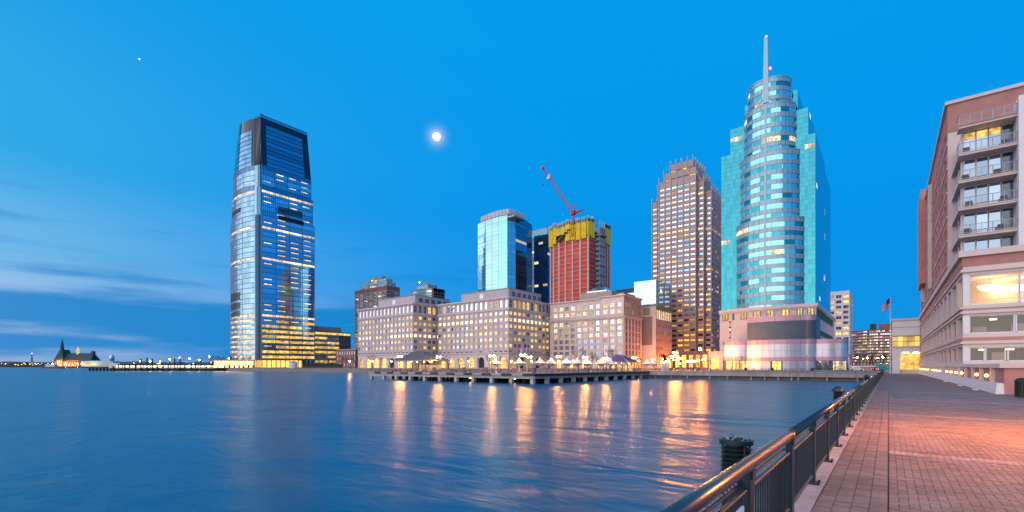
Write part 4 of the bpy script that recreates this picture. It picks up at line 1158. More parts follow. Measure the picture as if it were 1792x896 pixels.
for i in range(8):
    p = seg(arc, max(0, i/7-1e-4), min(1, i/7+1e-4)); q = p[0]
    MB().box(q[0]-.55, q[1]-1.1, 0, q[0]+.55, q[1]+.5, CH+1).build('concrete_column', M['slab_concrete'], ct)
for i in range(4): MB().box(-.2, 24+i*4.6-.4, 0, .9, 24+i*4.6+.4, CH+1).build('concrete_column', M['slab_concrete'], ct)
k = MB(); k.strip(arc + [(0, 2)], 50.5, 52.0, 2.6); k.strip(arc + [(0, 2)], 52.0, 54.2, 2.7); k.build('catch_scaffold', M['timber_dark'], ct)
# yellow protection screens round the top floors
top = offset(arc, 1.2) + [(1.2, 8)]
for b in range(12):
    q = seg(top, b/12+.006, (b+1)/12-.006); lo = CH-3.2 + cr.uniform(-1.5, 2.5); hi = CH+11 + cr.uniform(-1.0, 1.0)
    if b in (4, 5): lo = CH+4
    k = MB(); k.strip(q, lo, hi, .5); k.build('yellow_screen', M['net_yellow'], ct)
    k = MB(); k.strip(q, hi+.1, hi+2.6, .4); k.build('top_formwork', M['formwork'], ct)
    for u in range(3):
        p = seg(q, .15+u*.3, .17+u*.3)[0]; MB().box(p[0]-.15, p[1]-.75, lo, p[0]+.15, p[1]-.45, hi+4.8).build('screen_post', M['net_yellow'], ct)
for a, b in ((26, 31.5), (32, 38)):
    k = MB(); k.strip([(1.0, a), (1.0, b)], CH-2, CH+12, .4); k.build('yellow_screen', M['net_yellow'], ct)
    k = MB(); k.strip([(1.0, a), (1.0, b)], CH+12.2, CH+15.4, .3); k.build('top_formwork', M['formwork'], ct)
for f in range(2): k = MB(); k.prism([(-44,12), (-40,6), (-26,2), (-1,2), (-1,37), (-44,37)], CH+f*5.2, CH+.5+f*5.2); k.build('floor_slab', M['slab_concrete'], ct)
for i in range(5): MB().box(-30+i*2.6, -3.6+.1*i, CH-1.5+i*1.9, -26.6+i*2.6, -.2, CH-.6+i*1.9).build('work_platform', M['formwork'], ct)
for i in range(14): MB().box(-40+i*2.9, 8+cr.random()*12, CH+10, -39.6+i*2.9, 8.5+cr.random()*12, CH+14.5+cr.random()*3).build('rebar_column', M['formwork'], ct)
# hoist mast up the right-hand side
for i in range(27):
    z = i*4.2
    k = MB(); k.box(.2, 12, z, 4.4, 20.5, z+2.3, 0); k.box(.2, 12.4, z+2.3, 4.2, 20.1, z+4.1, 1); k.build('hoist_bay', [M['panel_grey'], M['glass_sea' if i % 2 else 'louvre']], ct)
for yy in (11.6, 16.2, 20.6): MB().box(4.0, yy-.2, 0, 4.7, yy+.2, CH+14).build('hoist_mast', M['steel_grey'], ct)
k = MB(); k.box(0, 11, CH+1, 6.2, 22, CH+2.2); k.box(1, 12.5, CH+2.2, 5, 20, CH+8.0); k.build('hoist_cabin', M['steel_grey'], ct)

# ---- luffing crane on the roof of the construction tower
bxp, byp = W(1003, 402); cz = (HOR-376)*402/FPX+CAMZ
crn = T('crane', 'red lattice luffing crane leaning out over the construction tower roof', 'crane', (bxp, byp, 112))
k = MB()
for sx in (-1, 1):
    for sy in (-1, 1): k.tube((sx*1.0, sy*1.0, 0), (sx*1.0, sy*1.0, cz-112), .18)
for i in range(6): k.tube((-1,-1,i*3), (1,-1,i*3+3), .12); k.tube((1,1,i*3), (-1,1,i*3+3), .12); k.tube((1,-1,i*3), (1,1,i*3+3), .12)
k.build('mast', M['crane_red'], crn)
z0 = cz-112; k = MB(); k.box(-1.8, -1.8, z0, 1.8, 1.8, z0+1.2); k.box(-1.2, -1.4, z0+1.2, 1.2, 1.4, z0+3.4); k.build('machine_deck', M['crane_red'], crn)
tipx, tipy = W(950, 402); tipz = (HOR-294)*402/FPX+CAMZ-112
tip = Vector((tipx-bxp, tipy-byp, tipz)); foot = Vector((0, 0, z0+1.5)); dv = (tip-foot).normalized()
sd1 = Vector((CS, SN, 0)).cross(dv).normalized(); up = dv.cross(sd1).normalized()
k = MB(); n = 22; ln = (tip-foot).length
def cp(i, s, u): 
    w_ = .9*min(1, i/2.5+.15, (n-i)/2.5+.25); return foot + dv*(ln*i/n) + sd1*(s*w_) + up*(u*w_)
for s, u in ((-1,-1), (1,-1), (-1,1), (1,1)):
    for i in range(n): k.tube(cp(i,s,u), cp(i+1,s,u), .15, n=5)
for i in range(n):
    for (s, u, s2, u2) in ((-1,-1,1,-1), (1,-1,1,1), (1,1,-1,1), (-1,1,-1,-1)): k.tube(cp(i,s,u), cp(i+1,s2,u2), .09, n=4)
k.build('boom', M['crane_red'], crn)
k = MB(); k.box(-1.2,-.8,-1.0,1.2,.8,1.0); k.build('boom_head', M['crane_red'], crn, tuple(tip))
k = MB(); q = foot+dv*ln*.80; k.box(-1.3,-1.0,-2.0,1.3,1.0,2.0); k.build('boom_sign', M['white_paint'], crn, tuple(q))
af = Vector((CS*1.3, SN*1.3, z0+9.5)); cj = Vector((CS*8, SN*8, z0+4.6))
k = MB(); k.tube(foot+Vector((CS,SN,0)), af, .45, .35); k.tube(foot+Vector((CS*2.4,SN*2.4,0)), af, .3, .3); k.build('a_frame', M['crane_red'], crn)
k = MB(); k.tube(foot+Vector((CS*2,SN*2,0)), cj, .9, .7, 6); k.build('counter_jib', M['crane_red'], crn)
k = MB(); k.tube(af, tip, .06, n=4); k.tube(af, cj, .06, n=4); k.tube(tip, tip-Vector((0,0,14)), .05, n=4); k.box(tip.x-.4, tip.y-.4, tip.z-15, tip.x+.4, tip.y+.4, tip.z-14); k.build('cable', M['steel_dark'], crn)

# ================================================================== BUILDINGS RIGHT OF THE SPIRED TOWER
x, y = W(1487, 335); t = T('white_building', 'white concrete apartment building with gridded windows behind the glass tower', 'apartment building', (x, y, 0))
rnd = random.Random(51); H = 55.5; Ws = 26; We = 34
MB().box(-Ws, .4, 0, -.4, We, H-.2).build('core', M['stone_pale'], t)
nf = 14; rows = [(1.2+3.8*i, 3.3+3.8*i) for i in range(nf)]
pk_ = lambda r_, c_: 'lit_warm' if rnd.random() < .45 else ('glass_dark' if rnd.random() < .6 else 'glass_slate')
facade(t, (-Ws, 0, 0), 0, Ws, H, even(6, Ws, 3.0), rows, 'white_paint', pk_, 'stone_pale', .4)
facade(t, (0, 0, 0), R(90), We, H, even(6, We, 3.0), rows, 'stone_pale', pk_, 'stone_pale', .4)
MB().box(-Ws, 6, H-.2, -14, 24, H+7).build('penthouse', M['white_paint'], t)

# broad housing slab far behind
x0_, y0_ = W(1488, 430); t = T('housing_slab', 'long brown housing slab with pale balcony rows far behind the quay', 'apartment building', (x0_, y0_, 0))
rnd = random.Random(52); xr = px_x(1572, y0_); Wd = xr-x0_; H = (HOR-577)*depth(x0_+Wd/2, y0_)/FPX+CAMZ
MB().box(0, .4, 0, Wd, 16, H-.2).build('core', M['brick_brown'], t)
nf = 13; fh = H/nf; nc = 22
facade(t, (0, 0, 0), 0, Wd, H, even(nc, Wd, Wd/nc*.74), [(.5+fh*i, .5+fh*i+fh*.5) for i in range(nf)], 'brick_brown', lambda a, b: 'lit_cream' if rnd.random() < .22 else ('glass_pale' if rnd.random() < .4 else ('brick_brown' if rnd.random() < .3 else 'lit_dim')), 'brick_brown', .3)
for f in range(nf): MB().box(0, -.5, f*fh+.1, Wd, 0, f*fh+.45).build('balcony_band', M['stone_pale'], t)
MB().box(Wd*.60, 3, H, Wd*.98, 12, H+5).build('plant_box', M['brick_brown'], t); MB().box(Wd*.42, 3, H, Wd*.55, 10, H+5.5).build('water_tank', M['steel_dark'], t)

# ================================================================== BRICK HOTEL ALONG THE PROMENADE
HX = 5.9
ht2 = T('brick_hotel', 'red brick and cream hotel with stacked balconies beside the promenade', 'hotel', (HX, 66, 0))
hr = random.Random(77)
WR = R(-90)                                     # faces -x; u runs towards the camera
YF = 84.0                                       # depth of the lower block (66..150)
# terrace base towards the camera, and plinth wall with pilasters under the long side
def base_wall(y0, y1):
    """y measured from the block corner (negative = towards the camera)"""
    MB().box(.12, y0, 0, .5, y1, 1.75).build('base_brick', M['brick_red'], ht2)
base_wall(.0, YF)
MB().box(.12, -21, 0, 40, -.001, 1.75).build('terrace', M['brick_red'], ht2)
MB().box(-.12, -21.15, 1.75, 40, 0.3, 2.05).build('terrace_coping', M['cream_paint'], ht2)
MB().box(-.12, .3, 1.75, .5, YF, 2.05).build('base_coping', M['cream_paint'], ht2)
k = MB(); k.prism([(-.30,-21.0), (.12,-21.0), (.12,YF), (-.30,YF)], 0, .72, 0, None, [(-.22,-20.9), (.12,-20.9), (.12,YF), (-.22,YF)]); k.build('plinth', M['white_paint'], ht2)
sconce_y = [-17.2 + 5.05*i for i in range(20)]
for i, yy in enumerate(sconce_y): MB().box(-.10, yy-.22, .72, .12, yy+.22, 1.75).build('pilaster', M['cream_paint'], ht2)
# cream-framed storeys of the lower block
rowsH = [(2.35, 3.85), (5.15, 6.95), (8.0, 11.05)]
HH = 13.4
MB().box(.6, .6, 0, 40, YF, HH-.3).build('core', M['brick_red'], ht2)
MB().box(.1, .1, HH-.3, 40, YF, HH).build('terrace_roof', M['roof_grey'], ht2)
# long side
ncw = 15
colsw = even(ncw, YF, 3.9)
mb = MB(); lattice(mb, YF, HH, colsw, rowsH, .5); mb.build('side_wall', M['cream_paint'], ht2, (0, YF, 0), WR)
for ri, (z0, z1) in enumerate(rowsH):
    for ci, (u0, u1) in enumerate(colsw):
        near = ci == ncw-1
        g = 'glass_blue' if ri == 2 else ('glass_dark' if near else 'brick_red')
        if ri == 2 and near: g = 'lit_interior'
        if g == 'brick_red':
            MB().box(-1.95, -.0, 0, 1.95, .1, z1-z0).build('brick_infill', M['brick_red'], ht2, (.22, YF-(u0+u1)/2, z0), WR)
            window(ht2, 1.1, z1-z0-.1, 'glass_dark', 'steel_dark', (.16, YF-(u0+u1)/2-.9, z0+.05), WR, 0, 1)
        else: window(ht2, u1-u0, z1-z0, g, 'steel_grey', (.47, YF-(u0+u1)/2, z0), WR, 2 if ri == 2 else 1, 1)
for z0, z1, t_ in ((4.1, 4.35, .18), (7.15, 7.4, .18), (7.62, 7.8, .22), (11.35, 11.6, .20), (12.9, 13.5, .35)):
    MB().box(-t_, -t_, z0, .0, YF, z1).build('string_course', M['cream_paint'], ht2)
    MB().box(.0, -t_, z0, 40, 0, z1).build('string_course', M['cream_paint'], ht2)
for z0, z1 in ((4.45, 4.75), (11.95, 12.85)):
    MB().box(-.06, -.06, z0, .0, YF, z1).build('brick_band', M['brick_red'], ht2); MB().box(0, -.06, z0, 40, 0, z1).build('brick_band', M['brick_red'], ht2)
# near face: ribbon windows, and the lit lounge with bowl lamps
rowsS = [(2.35, 3.75), (5.15, 6.95), (8.0, 11.05)]
def near_cols(ri): return [(.5, 1.55), (1.65, 3.0), (3.2, 5.0), (5.15, 7.2), (7.4, 9.5), (9.7, 12)] if ri == 0 else ([(.5, 3.6), (3.75, 8.0), (8.2, 12.5)] if ri == 1 else [(.5, 3.9), (4.0, 8.6), (8.7, 13.5)])
z = 0.0
for ri, (z0, z1) in enumerate(rowsS + [(HH, HH)]):
    MB().box(.0, 0, z if ri else 2.05, 40, .5, z0 if ri < 3 else HH-.31).build('near_wall', M['cream_paint'], ht2)
    if ri == 3: break
    MB().box(.0, 0, z0, .5, .5, z1).build('near_pier', M['white_paint'], ht2); MB().box(14.0, 0, z0, 40, .5, z1).build('near_wall', M['cream_paint'], ht2)
    z = z1
def clear_glass():
    m, t, b = _nodes('clear_glass'); n = t.nodes.new; l = t.links.new
    tr = n('ShaderNodeBsdfTransparent'); gl = n('ShaderNodeBsdfGlossy'); gl.inputs['Roughness'].default_value = .02; mx = n('ShaderNodeMixShader')
    fr = n('ShaderNodeFresnel'); fr.inputs[0].default_value = 1.9; l(fr.outputs[0], mx.inputs[0]); l(tr.outputs[0], mx.inputs[1]); l(gl.outputs[0], mx.inputs[2])
    tr.inputs[0].default_value = (.92, .95, .93, 1); l(mx.outputs[0], t.nodes['Material Output'].inputs[0]); M['clear_glass'] = m
clear_glass()
for ri in range(3):
    z0, z1 = rowsS[ri]
    for (a, b) in near_cols(ri):
        gm = ('clear_glass', 'clear_glass', 'clear_glass')[ri]
        if 'glass_seagreen' not in M: glass('glass_seagreen', (.035, .10, .10), var=.1, wob=.10, wscale=.5)
        pane = MB().quad((a, .18, z0), (b, .18, z0), (b, .18, z1), (a, .18, z1)).build('near_window', M[gm], ht2)
        q = MB()
        for (u0, u1, za, zb) in ((a-.06, a+.05, z0, z1), (b-.05, b+.06, z0, z1), (a, b, z0, z0+.09), (a, b, z1-.09, z1)): q.box(u0, .08, za, u1, .22, zb, 1)
        if ri == 2:
            for zz in (.45, z1-z0-.5): q.box(a, .10, z0+zz, b, .2, z0+zz+.06, 1)
        q.m = [0]*len(q.f); q.build('window_frame', M['white_paint'], pane)
# lounge interior behind the top ribbon
MB().box(.6, 6.5, 8.0, 14, 6.6, 11.05).build('lounge_wall', mat('lounge_plaster', (.62, .46, .33), .9, var=.05), ht2)
MB().box(.6, .5, 10.98, 14, 6.6, 11.04).build('lounge_ceiling', M['lounge_plaster'], ht2); MB().box(.6, .5, 7.96, 14, 6.6, 8.02).build('lounge_floor', M['lounge_plaster'], ht2)
for (bx_, by_) in ((2.2, 2.4), (4.4, 4.4), (6.6, 2.2), (8.8, 4.2), (3.4, 5.6), (11, 2.4)):
    q = MB(); q.lathe(bx_, by_, [(.05, 9.55), (.45, 9.62), (.78, 9.82), (.95, 10.12), (.90, 10.12), (.05, 9.7)], 18); q.build('bowl_lamp', M['lamp_bowl'], ht2, smooth=True)
    MB().cyl(bx_, by_, 10.1, 10.98, .03, n=6).build('lamp_rod', M['steel_grey'], ht2)
# replace solid core in front of the lounge by moving its front face back
for o in ht2.children:
    if o.name.startswith('core'):
        me = o.data
        for v in me.vertices:
            if abs(v.co.y - .6) < 1e-4: v.co.y = 6.7
MB().box(.6, 4.5, 0, 40, 6.7, 7.9).build('lower_core', mat('room_teal', (.06, .16, .155), .7, var=.2), ht2)
for za, zb in ((0, 2.3), (3.8, 5.1), (7.0, 7.9)): MB().box(.6, .6, za, 40, 4.5, zb).build('room_floor', M['room_teal'], ht2)
for bx_, z_ in ((1.4, 3.5), (3.4, 3.5), (5.8, 3.5), (2.2, 6.6), (5.0, 6.6), (7.4, 6.6)): MB().box(bx_, 2.2, z_, bx_+.5, 2.6, z_+.12).build('ceiling_light', M['lamp_bowl'], ht2)
for bx_, z_ in ((2.5, 2.3), (4.9, 2.3), (1.0, 5.1), (3.9, 5.1), (6.6, 5.1)): MB().box(bx_, 3.6, z_, bx_+1.1, 4.3, z_+.9+.2*(bx_ % 1)).build('cabinet', M['stone_pale'], ht2); MB().box(.6, .6, 11.1, 40, 6.7, HH-.32).build('lounge_roof', M['brick_red'], ht2); MB().box(14, .6, 7.9, 40, 6.7, 11.1).build('lounge_end', M['cream_paint'], ht2)

# upper brick storeys
UY0, UY1, UH = 16.0, 81.0, 35.6
MB().box(.5, UY0+.1, HH-.3, 40, UY1, UH-.3).build('upper_core', M['brick_red'], ht2)
ncu = 13; LU = UY1-UY0
rowsU = [(1.6+3.1*i, 3.5+3.1*i) for i in range(6)]
colsu = even(ncu, LU, 1.9, 0, 1.0)
mb = MB(); lattice(mb, LU, UH-HH, colsu, rowsU, .4); mb.build('upper_wall', M['brick_red'], ht2, (0, UY1, HH), WR)
for ri, (z0, z1) in enumerate(rowsU):
    for (u0, u1) in colsu: window(ht2, u1-u0, z1-z0, 'glass_blue' if hr.random() < .8 else 'lit_dim', 'white_paint', (.37, UY1-(u0+u1)/2, HH+z0), WR, 1, 0)
    MB().box(-.10, UY0, HH+z0-.35, 0, UY1, HH+z0-.12).build('sill_band', M['cream_paint'], ht2)
MB().box(-.28, UY0-.28, UH-.35, 40, UY1, UH+.05).build('roof_coping', M['cream_paint'], ht2)
MB().box(0, UY0-.05, UH-4.0, 40, UY0+.1, UH-.35).build('parapet_brick', M['brick_red'], ht2)
MB().box(0, UY0-.06, HH, 40, UY0+.1, UH-4.0).build('upper_near_wall', M['cream_paint'], ht2)
for yy in (28, 50): MB().box(-.5, UY0+yy, HH+2, 0, UY0+yy+1.2, UH-2).build('bay_strip', M['cream_paint'], ht2)
MB().box(-.9, UY1-22, HH+5, 6, UY1-10, UH+1.6).build('stair_tower', M['brick_red'], ht2)
# roof letters of the far sign, seen edge on
for i in range(5): MB().box(-.5, UY1-20+i*1.6, UH-10.5+0*i, -.30, UY1-19+i*1.6, UH-8.0).build('sign_letter', M['white_paint'], ht2) if False else None
# balcony bay: y from 9 to 16 in block coordinates
BX0, BX1, BY0 = .45, 5.0, 9.6
MB().box(BX0+.4, BY0+.3, HH, 40, UY0, 29.0).build('bay_core', M['cream_paint'], ht2)
MB().box(BX1, BY0-2.2, HH, 12, BY0+.4, 30.9).build('white_pier', M['white_paint'], ht2)
fz = [13.75 + 3.12*i for i in range(6)]
rail_me = None
for i, z in enumerate(fz):
    # slab with fascia
    MB().box(BX0-.1, BY0-1.55, z-.34, BX1, BY0+.3, z).build('balcony_slab', M['cream_paint'], ht2)
    MB().box(BX0-.16, BY0-1.62, z-.12, BX1, BY0-1.55, z-.02).build('slab_edge', M['brick_red' if i in (0, 5) else 'cream_paint'], ht2)
    if i < 5: MB().box(BX0-.1, BY0+.3, z-.34, BX0+.4, UY0, z+.25).build('side_band', M['cream_paint'], ht2)
    # side glass
    if i < 5:
        pane = MB().box(BX0+.30, BY0+.5, z+.25, BX0+.38, UY0-.3, z+2.75).build('side_window', M['glass_blue'], ht2)
        q = MB()
        for u in (0, .5, 1): q.box(BX0+.24, BY0+.45+u*(UY0-BY0-.9), z+.25, BX0+.42, BY0+.55+u*(UY0-BY0-.9), z+2.75)
        q.build('window_frame', M['white_paint'], pane)
        n = 4
        for w_ in range(n):
            a = BX0+.45+(BX1-BX0-.45)*w_/n; b = BX0+.45+(BX1-BX0-.45)*(w_+1)/n
            pane = MB().box(a+.04, BY0+.20, z+.02, b-.04, BY0+.26, z+2.65).build('balcony_door', M['glass_slate' if w_ < 3 else 'glass_dark'], ht2)
            q = MB()
            q.box(a, BY0+.12, z, a+.09, BY0+.28, z+2.74, 1); q.box(b-.05, BY0+.12, z, b+.04, BY0+.28, z+2.74, 1); q.box(a, BY0+.12, z+2.65, b, BY0+.28, z+2.78, 1)
            if i == 4 and w_ < 3: MB().box(a+.06, BY0+.16, z+1.9, b-.06, BY0+.19, z+2.6).build('blind', M['lit_yellow'], pane)
            q.m = [0]*len(q.f); q.build('door_frame', M['white_paint'], pane)
    # railing
    r = MB(); zt = z+1.08
    r.box(BX0-.12, BY0-1.56, zt-.06, BX1, BY0-1.48, zt); r.box(BX0-.12, BY0-1.54, z+.10, BX1, BY0-1.50, z+.15)
    r.box(BX0-.12, BY0-1.56, zt-.06, BX0-.05, BY0+.3, zt); r.box(BX0-.10, BY0-1.5, z+.10, BX0-.06, BY0+.3, z+.15)
    br_o = r.build('balcony_rail', M['steel_grey'], ht2)
    for u in range(6): MB().box(BX0-.10+u*(BX1-BX0)/5, BY0-1.55, z, BX0-.04+u*(BX1-BX0)/5, BY0-1.49, zt).build('rail_post', M['steel_grey'], br_o)
    r = MB(); n = 42
    for u in range(n): r.box(BX0+u*(BX1-BX0)/n, BY0-1.53, z+.15, BX0+.018+u*(BX1-BX0)/n, BY0-1.51, zt-.06)
    for u in range(14): r.box(BX0-.09, BY0-1.5+u*.13, z+.15, BX0-.07, BY0-1.48+u*.13, zt-.06)
    r.build('rail_baluster', M['steel_grey'], br_o, kind='stuff')

# low seats out on the balconies
for i, (bx_, bz) in enumerate(((1.2, fz[1]), (3.9, fz[1]), (1.3, fz[2]), (4.1, fz[2]), (1.0, fz[3]), (3.6, fz[3]), (1.1, fz[4]), (4.2, fz[4]))):
    st = T('balcony_chair', 'dark wicker chair standing on a hotel balcony behind the rail', 'chair', (HX+bx_, 66+BY0-.7, bz), group='chairs on the hotel balconies')
    MB().box(-.3, -.3, .28, .3, .3, .42).build('seat', M['black_metal'], st); MB().box(-.3, .22, .42, .3, .3, .85).build('backrest', M['black_metal'], st)
    for sx in (-1, 1):
        for sy in (-1, 1): MB().box(sx*.26-.03, sy*.26-.03, 0, sx*.26+.03, sy*.26+.03, .28).build('leg', M['black_metal'], st)

# wall lamps along the plinth
for i, yy in enumerate(sconce_y):
    if i in (2, 7, 12): continue
    s = T('wall_lamp', 'round orange wall lamp glowing on a pilaster above the white plinth', 'wall lamp', (HX-.10, 66+yy, 1.18), group='wall lamps along the hotel base')
    MB().box(-.06, -.06, -.08, 0, .06, .08).build('bracket', M['steel_dark'], s)
    MB().ball((-.18, 0, 0), .125, 12, 8).build('globe', M['lamp_small'], s, smooth=True)
# trough light on the paving by the plinth
for px_, py_ in ((5.3, 51.5), (5.3, 61.5), (5.3, 76)):
    t = T('ground_spotlight', 'small white ground spotlight housing set on the pavers below the plinth', 'spotlight', (px_, py_, -.003), group='ground spotlights by the hotel')
    MB().box(-.16, -.3, 0, .16, .3, .10).build('housing', M['white_paint'], t); MB().box(-.10, -.22, .10, .10, .22, .16).build('lid', M['steel_grey'], t)

# litter bin at the terrace corner
bxx = px_x(1789, 41.0)
t = T('litter_bin', 'dark green slatted litter bin beside the brick terrace wall', 'litter bin', (bxx, 41.0, -.003))
q = MB(); q.cyl(0, 0, .05, .92, .27, n=18); q.build('liner', M['black_metal'], t)
for i in range(18): a = i*2*math.pi/18; MB().box(-.035, -.012, .04, .035, .012, .95).build('slat', M['bin_green'], t, (.31*math.cos(a), .31*math.sin(a), 0), a+math.pi/2)
for zz in (.04, .50, .92): q = MB(); q.lathe(0, 0, [(.28, zz), (.33, zz), (.33, zz+.05), (.28, zz+.05)], 18); q.build('hoop', M['bin_green'], t)
q = MB(); q.lathe(0, 0, [(.34, .97), (.34, 1.02), (.24, 1.12), (.12, 1.17), (.01, 1.18)], 18); q.build('lid', M['bin_green'], t, smooth=True)

# tall promenade lamp whose orange pool lies across the pavers (stands beside the terrace)
def street_lamp(name, label, x, y, h, m, rad, arm=0.0, group=None, cat='street lamp'):
    t = T(name, label, cat, (x, y, 0), group=group)
    q = MB(); q.lathe(0, 0, [(.16, 0), (.16, .25), (.09, .4), (.06, h)], 10); q.build('pole', M['steel_dark'], t)
    MB().ball((0, 0, h+rad*.9), rad, 12, 8).build('globe', M[m], t, smooth=True)
    MB().cyl(0, 0, h-.05, h+.08, rad*.55, n=10).build('collar', M['steel_dark'], t)
    return t
lamp_mat('lamp_sodium', (1.0, .27, .065), 4300)
street_lamp('street_lamp', 'orange sodium lamp post standing on the brick promenade', 3.6, 18.0, 3.7, 'lamp_sodium', .17)

# ================================================================== LOW LINK BUILDING CLOSING THE PROMENADE
LX0, LX1, LY = .7, 5.9, 148.0
lt = T('link_building', 'low white link building with yellow lit bay window across the promenade end', 'building', (LX0, LY, 0))
Wd = LX1-LX0; H = 13.2
MB().box(0, 4.2, 0, Wd+3, 16, H).build('core', M['cream_paint'], lt)
MB().box(0, 0, 9.2, Wd, 4.2, H).build('upper_wall', M['white_paint'], lt); MB().box(-.25, -.25, H-.35, Wd, 4.4, H+.1).build('coping', M['cream_paint'], lt)
MB().box(-.12, -.12, 11.2, Wd, 0, 11.4).build('moulding', M['cream_paint'], lt); MB().box(-.15, -.2, 9.1, Wd, 0, 9.4).build('moulding', M['cream_paint'], lt)
MB().box(0, 0, 5.2, Wd, 4.2, 6.5).build('spandrel', M['white_paint'], lt); MB().box(-.15, -.2, 6.3, Wd, 0, 6.6).build('moulding', M['cream_paint'], lt)
for i in range(5): window(lt, .94, 2.5, 'lit_gold', 'steel_dark', (.5+i*1.02, .3, 6.55), 0, 0, 1, 'bay_window')
MB().box(0, 0, 0, 1.5, 4.2, 5.2).build('pier', M['white_paint'], lt)
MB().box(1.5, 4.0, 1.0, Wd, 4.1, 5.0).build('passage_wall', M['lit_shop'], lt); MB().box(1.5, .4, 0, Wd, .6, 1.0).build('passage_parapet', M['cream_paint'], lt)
for i in range(2): MB().box(2.0+i*1.9, .8, 4.95, 3.1+i*1.9, 3.6, 5.1).build('ceiling_light', M['lamp_bowl'], lt)

# ================================================================== QUAY WALL, PIER, PLAZA
q_ = T('quay_wall', 'weathered concrete quay wall on short piles along the river edge', 'quay', (0, QY, 0))
xq0, xq1 = -61.7, -1.6
n = 12
for i in range(n):
    a = xq0 + (xq1-xq0)*i/n; b = xq0 + (xq1-xq0)*(i+1)/n
    MB().box(a+.03, -.3, -1.18, b-.03, .9, .02).build('fascia_panel', M['concrete'], q_)
    MB().box(a+.02, -.42, .0, b-.02, .9, .14).build('cap_stone', M['concrete'], q_)
rnd = random.Random(17); x = xq0+2
while x < xq1:
    lean = rnd.uniform(-.5, .5)
    MB().tube((x+lean, -.1+rnd.uniform(0,.5), -3.5), (x, .1, -1.1), .24, .24, 8).build('pile', M['concrete'], q_); x += rnd.choice((1.6, 3.4, 5.2, 6.5))
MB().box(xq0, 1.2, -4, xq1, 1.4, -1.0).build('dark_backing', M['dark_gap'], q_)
def low_rail(th, a, b, z, step=2.0, h=1.05, m='steel_dark', n=3, name='rail'):
    L2 = math.hypot(b[0]-a[0], b[1]-a[1]); k = int(L2/step)
    for j in range(n): MB().tube((*a, z+h*(j+1)/n), (*b, z+h*(j+1)/n), .035, None, 5).build(name, M[m], th)
    pm = MB().box(-.04, -.04, 0, .04, .04, h).mesh('rail_post', [M[m]])
    for i in range(k+1): O('rail_post', pm, th, (a[0]+(b[0]-a[0])*i/k, a[1]+(b[1]-a[1])*i/k, z))
qr = T('quay_railing', 'thin dark guard rail along the top of the quay', 'railing', (0, QY, 0)); low_rail(qr, (xq0+1, .6), (xq1-1, .6), .14)

# pier standing on piles in front of the office blocks
PXa, PXb, PYa = -124.0, -61.7, 85.0
pr = T('pier', 'wide timber and concrete pier on square piles reaching into the river', 'pier', (PXb, PYa, 0))
LW, LD = PXb-PXa, QY-PYa
MB().box(-LW, 0, -.30, 0, LD, .0).build('deck', M['quay_deck'], pr)
for i in range(20):
    a = -LW+LW*i/20; MB().box(a+.02, -.22, -.42, a+LW/20-.02, 0.0, .10).build('edge_timber', M['steel_dark' if i % 2 else 'steel_grey'], pr)
for i in range(20):
    a = LD*i/20; MB().box(0, a+.02, -.42, .22, a+LD/20-.02, .10).build('edge_timber', M['steel_dark'], pr)
for i in range(10):
    a = -LW+LW*i/10; MB().box(a+.02, .15, -1.05, a+LW/10-.02, 1.0, -.42).build('edge_beam', M['concrete_pale'], pr); a = LD*i/10; MB().box(-1.0, a+.02, -1.05, -.15, a+LD/10-.02, -.42).build('edge_beam', M['concrete'], pr)
pm1 = MB().box(-.42, -.42, -5, .42, .42, -.9).mesh('pile', [M['concrete_pale']]); pm2 = MB().cyl(0, 0, -5, -.3, .34, n=8).mesh('pile', [M['timber_dark']])
for i in range(11): O('pile', pm1, pr, (-LW+.8+(LW-1.6)*i/10, .6, 0))
for i in range(1, 11): O('pile', pm1, pr, (-.6, LD*i/11, 0))
rnd = random.Random(23)
for r_ in range(4):
    for i in range(16): O('pile', pm2, pr, (-LW+2+(LW-4)*i/15+rnd.uniform(-.8,.8), 4+r_*6, 0))
for i in range(14): O('pile', pm2, pr, (-4-4*(i % 2), LD*(i+.5)/14+rnd.uniform(-1,1), 0))
low_rail(pr, (-LW+.3, .25), (-.3, .25), 0, 2.4, 1.1, 'brick_brown', 4); low_rail(pr, (-.3, .25), (-.3, LD-1), 0, 2.4, 1.1, 'brick_brown', 4)
# lights slung under the pier
for i, (a, b) in enumerate(((-8, 3), (-22, 2.5), (-3, 22), (-3, 40))):
    t = T('pier_light', 'warm light slung under the pier deck between the piles', 'lamp', (PXb+a, PYa+b, -.95), group='lights under the pier')
    MB().box(-.35, -.35, .0, .35, .35, .12).build('housing', M['steel_dark'], t); MB().ball((0, 0, -.18), .26, 10, 6).build('globe', M['lamp_canopy'], t)

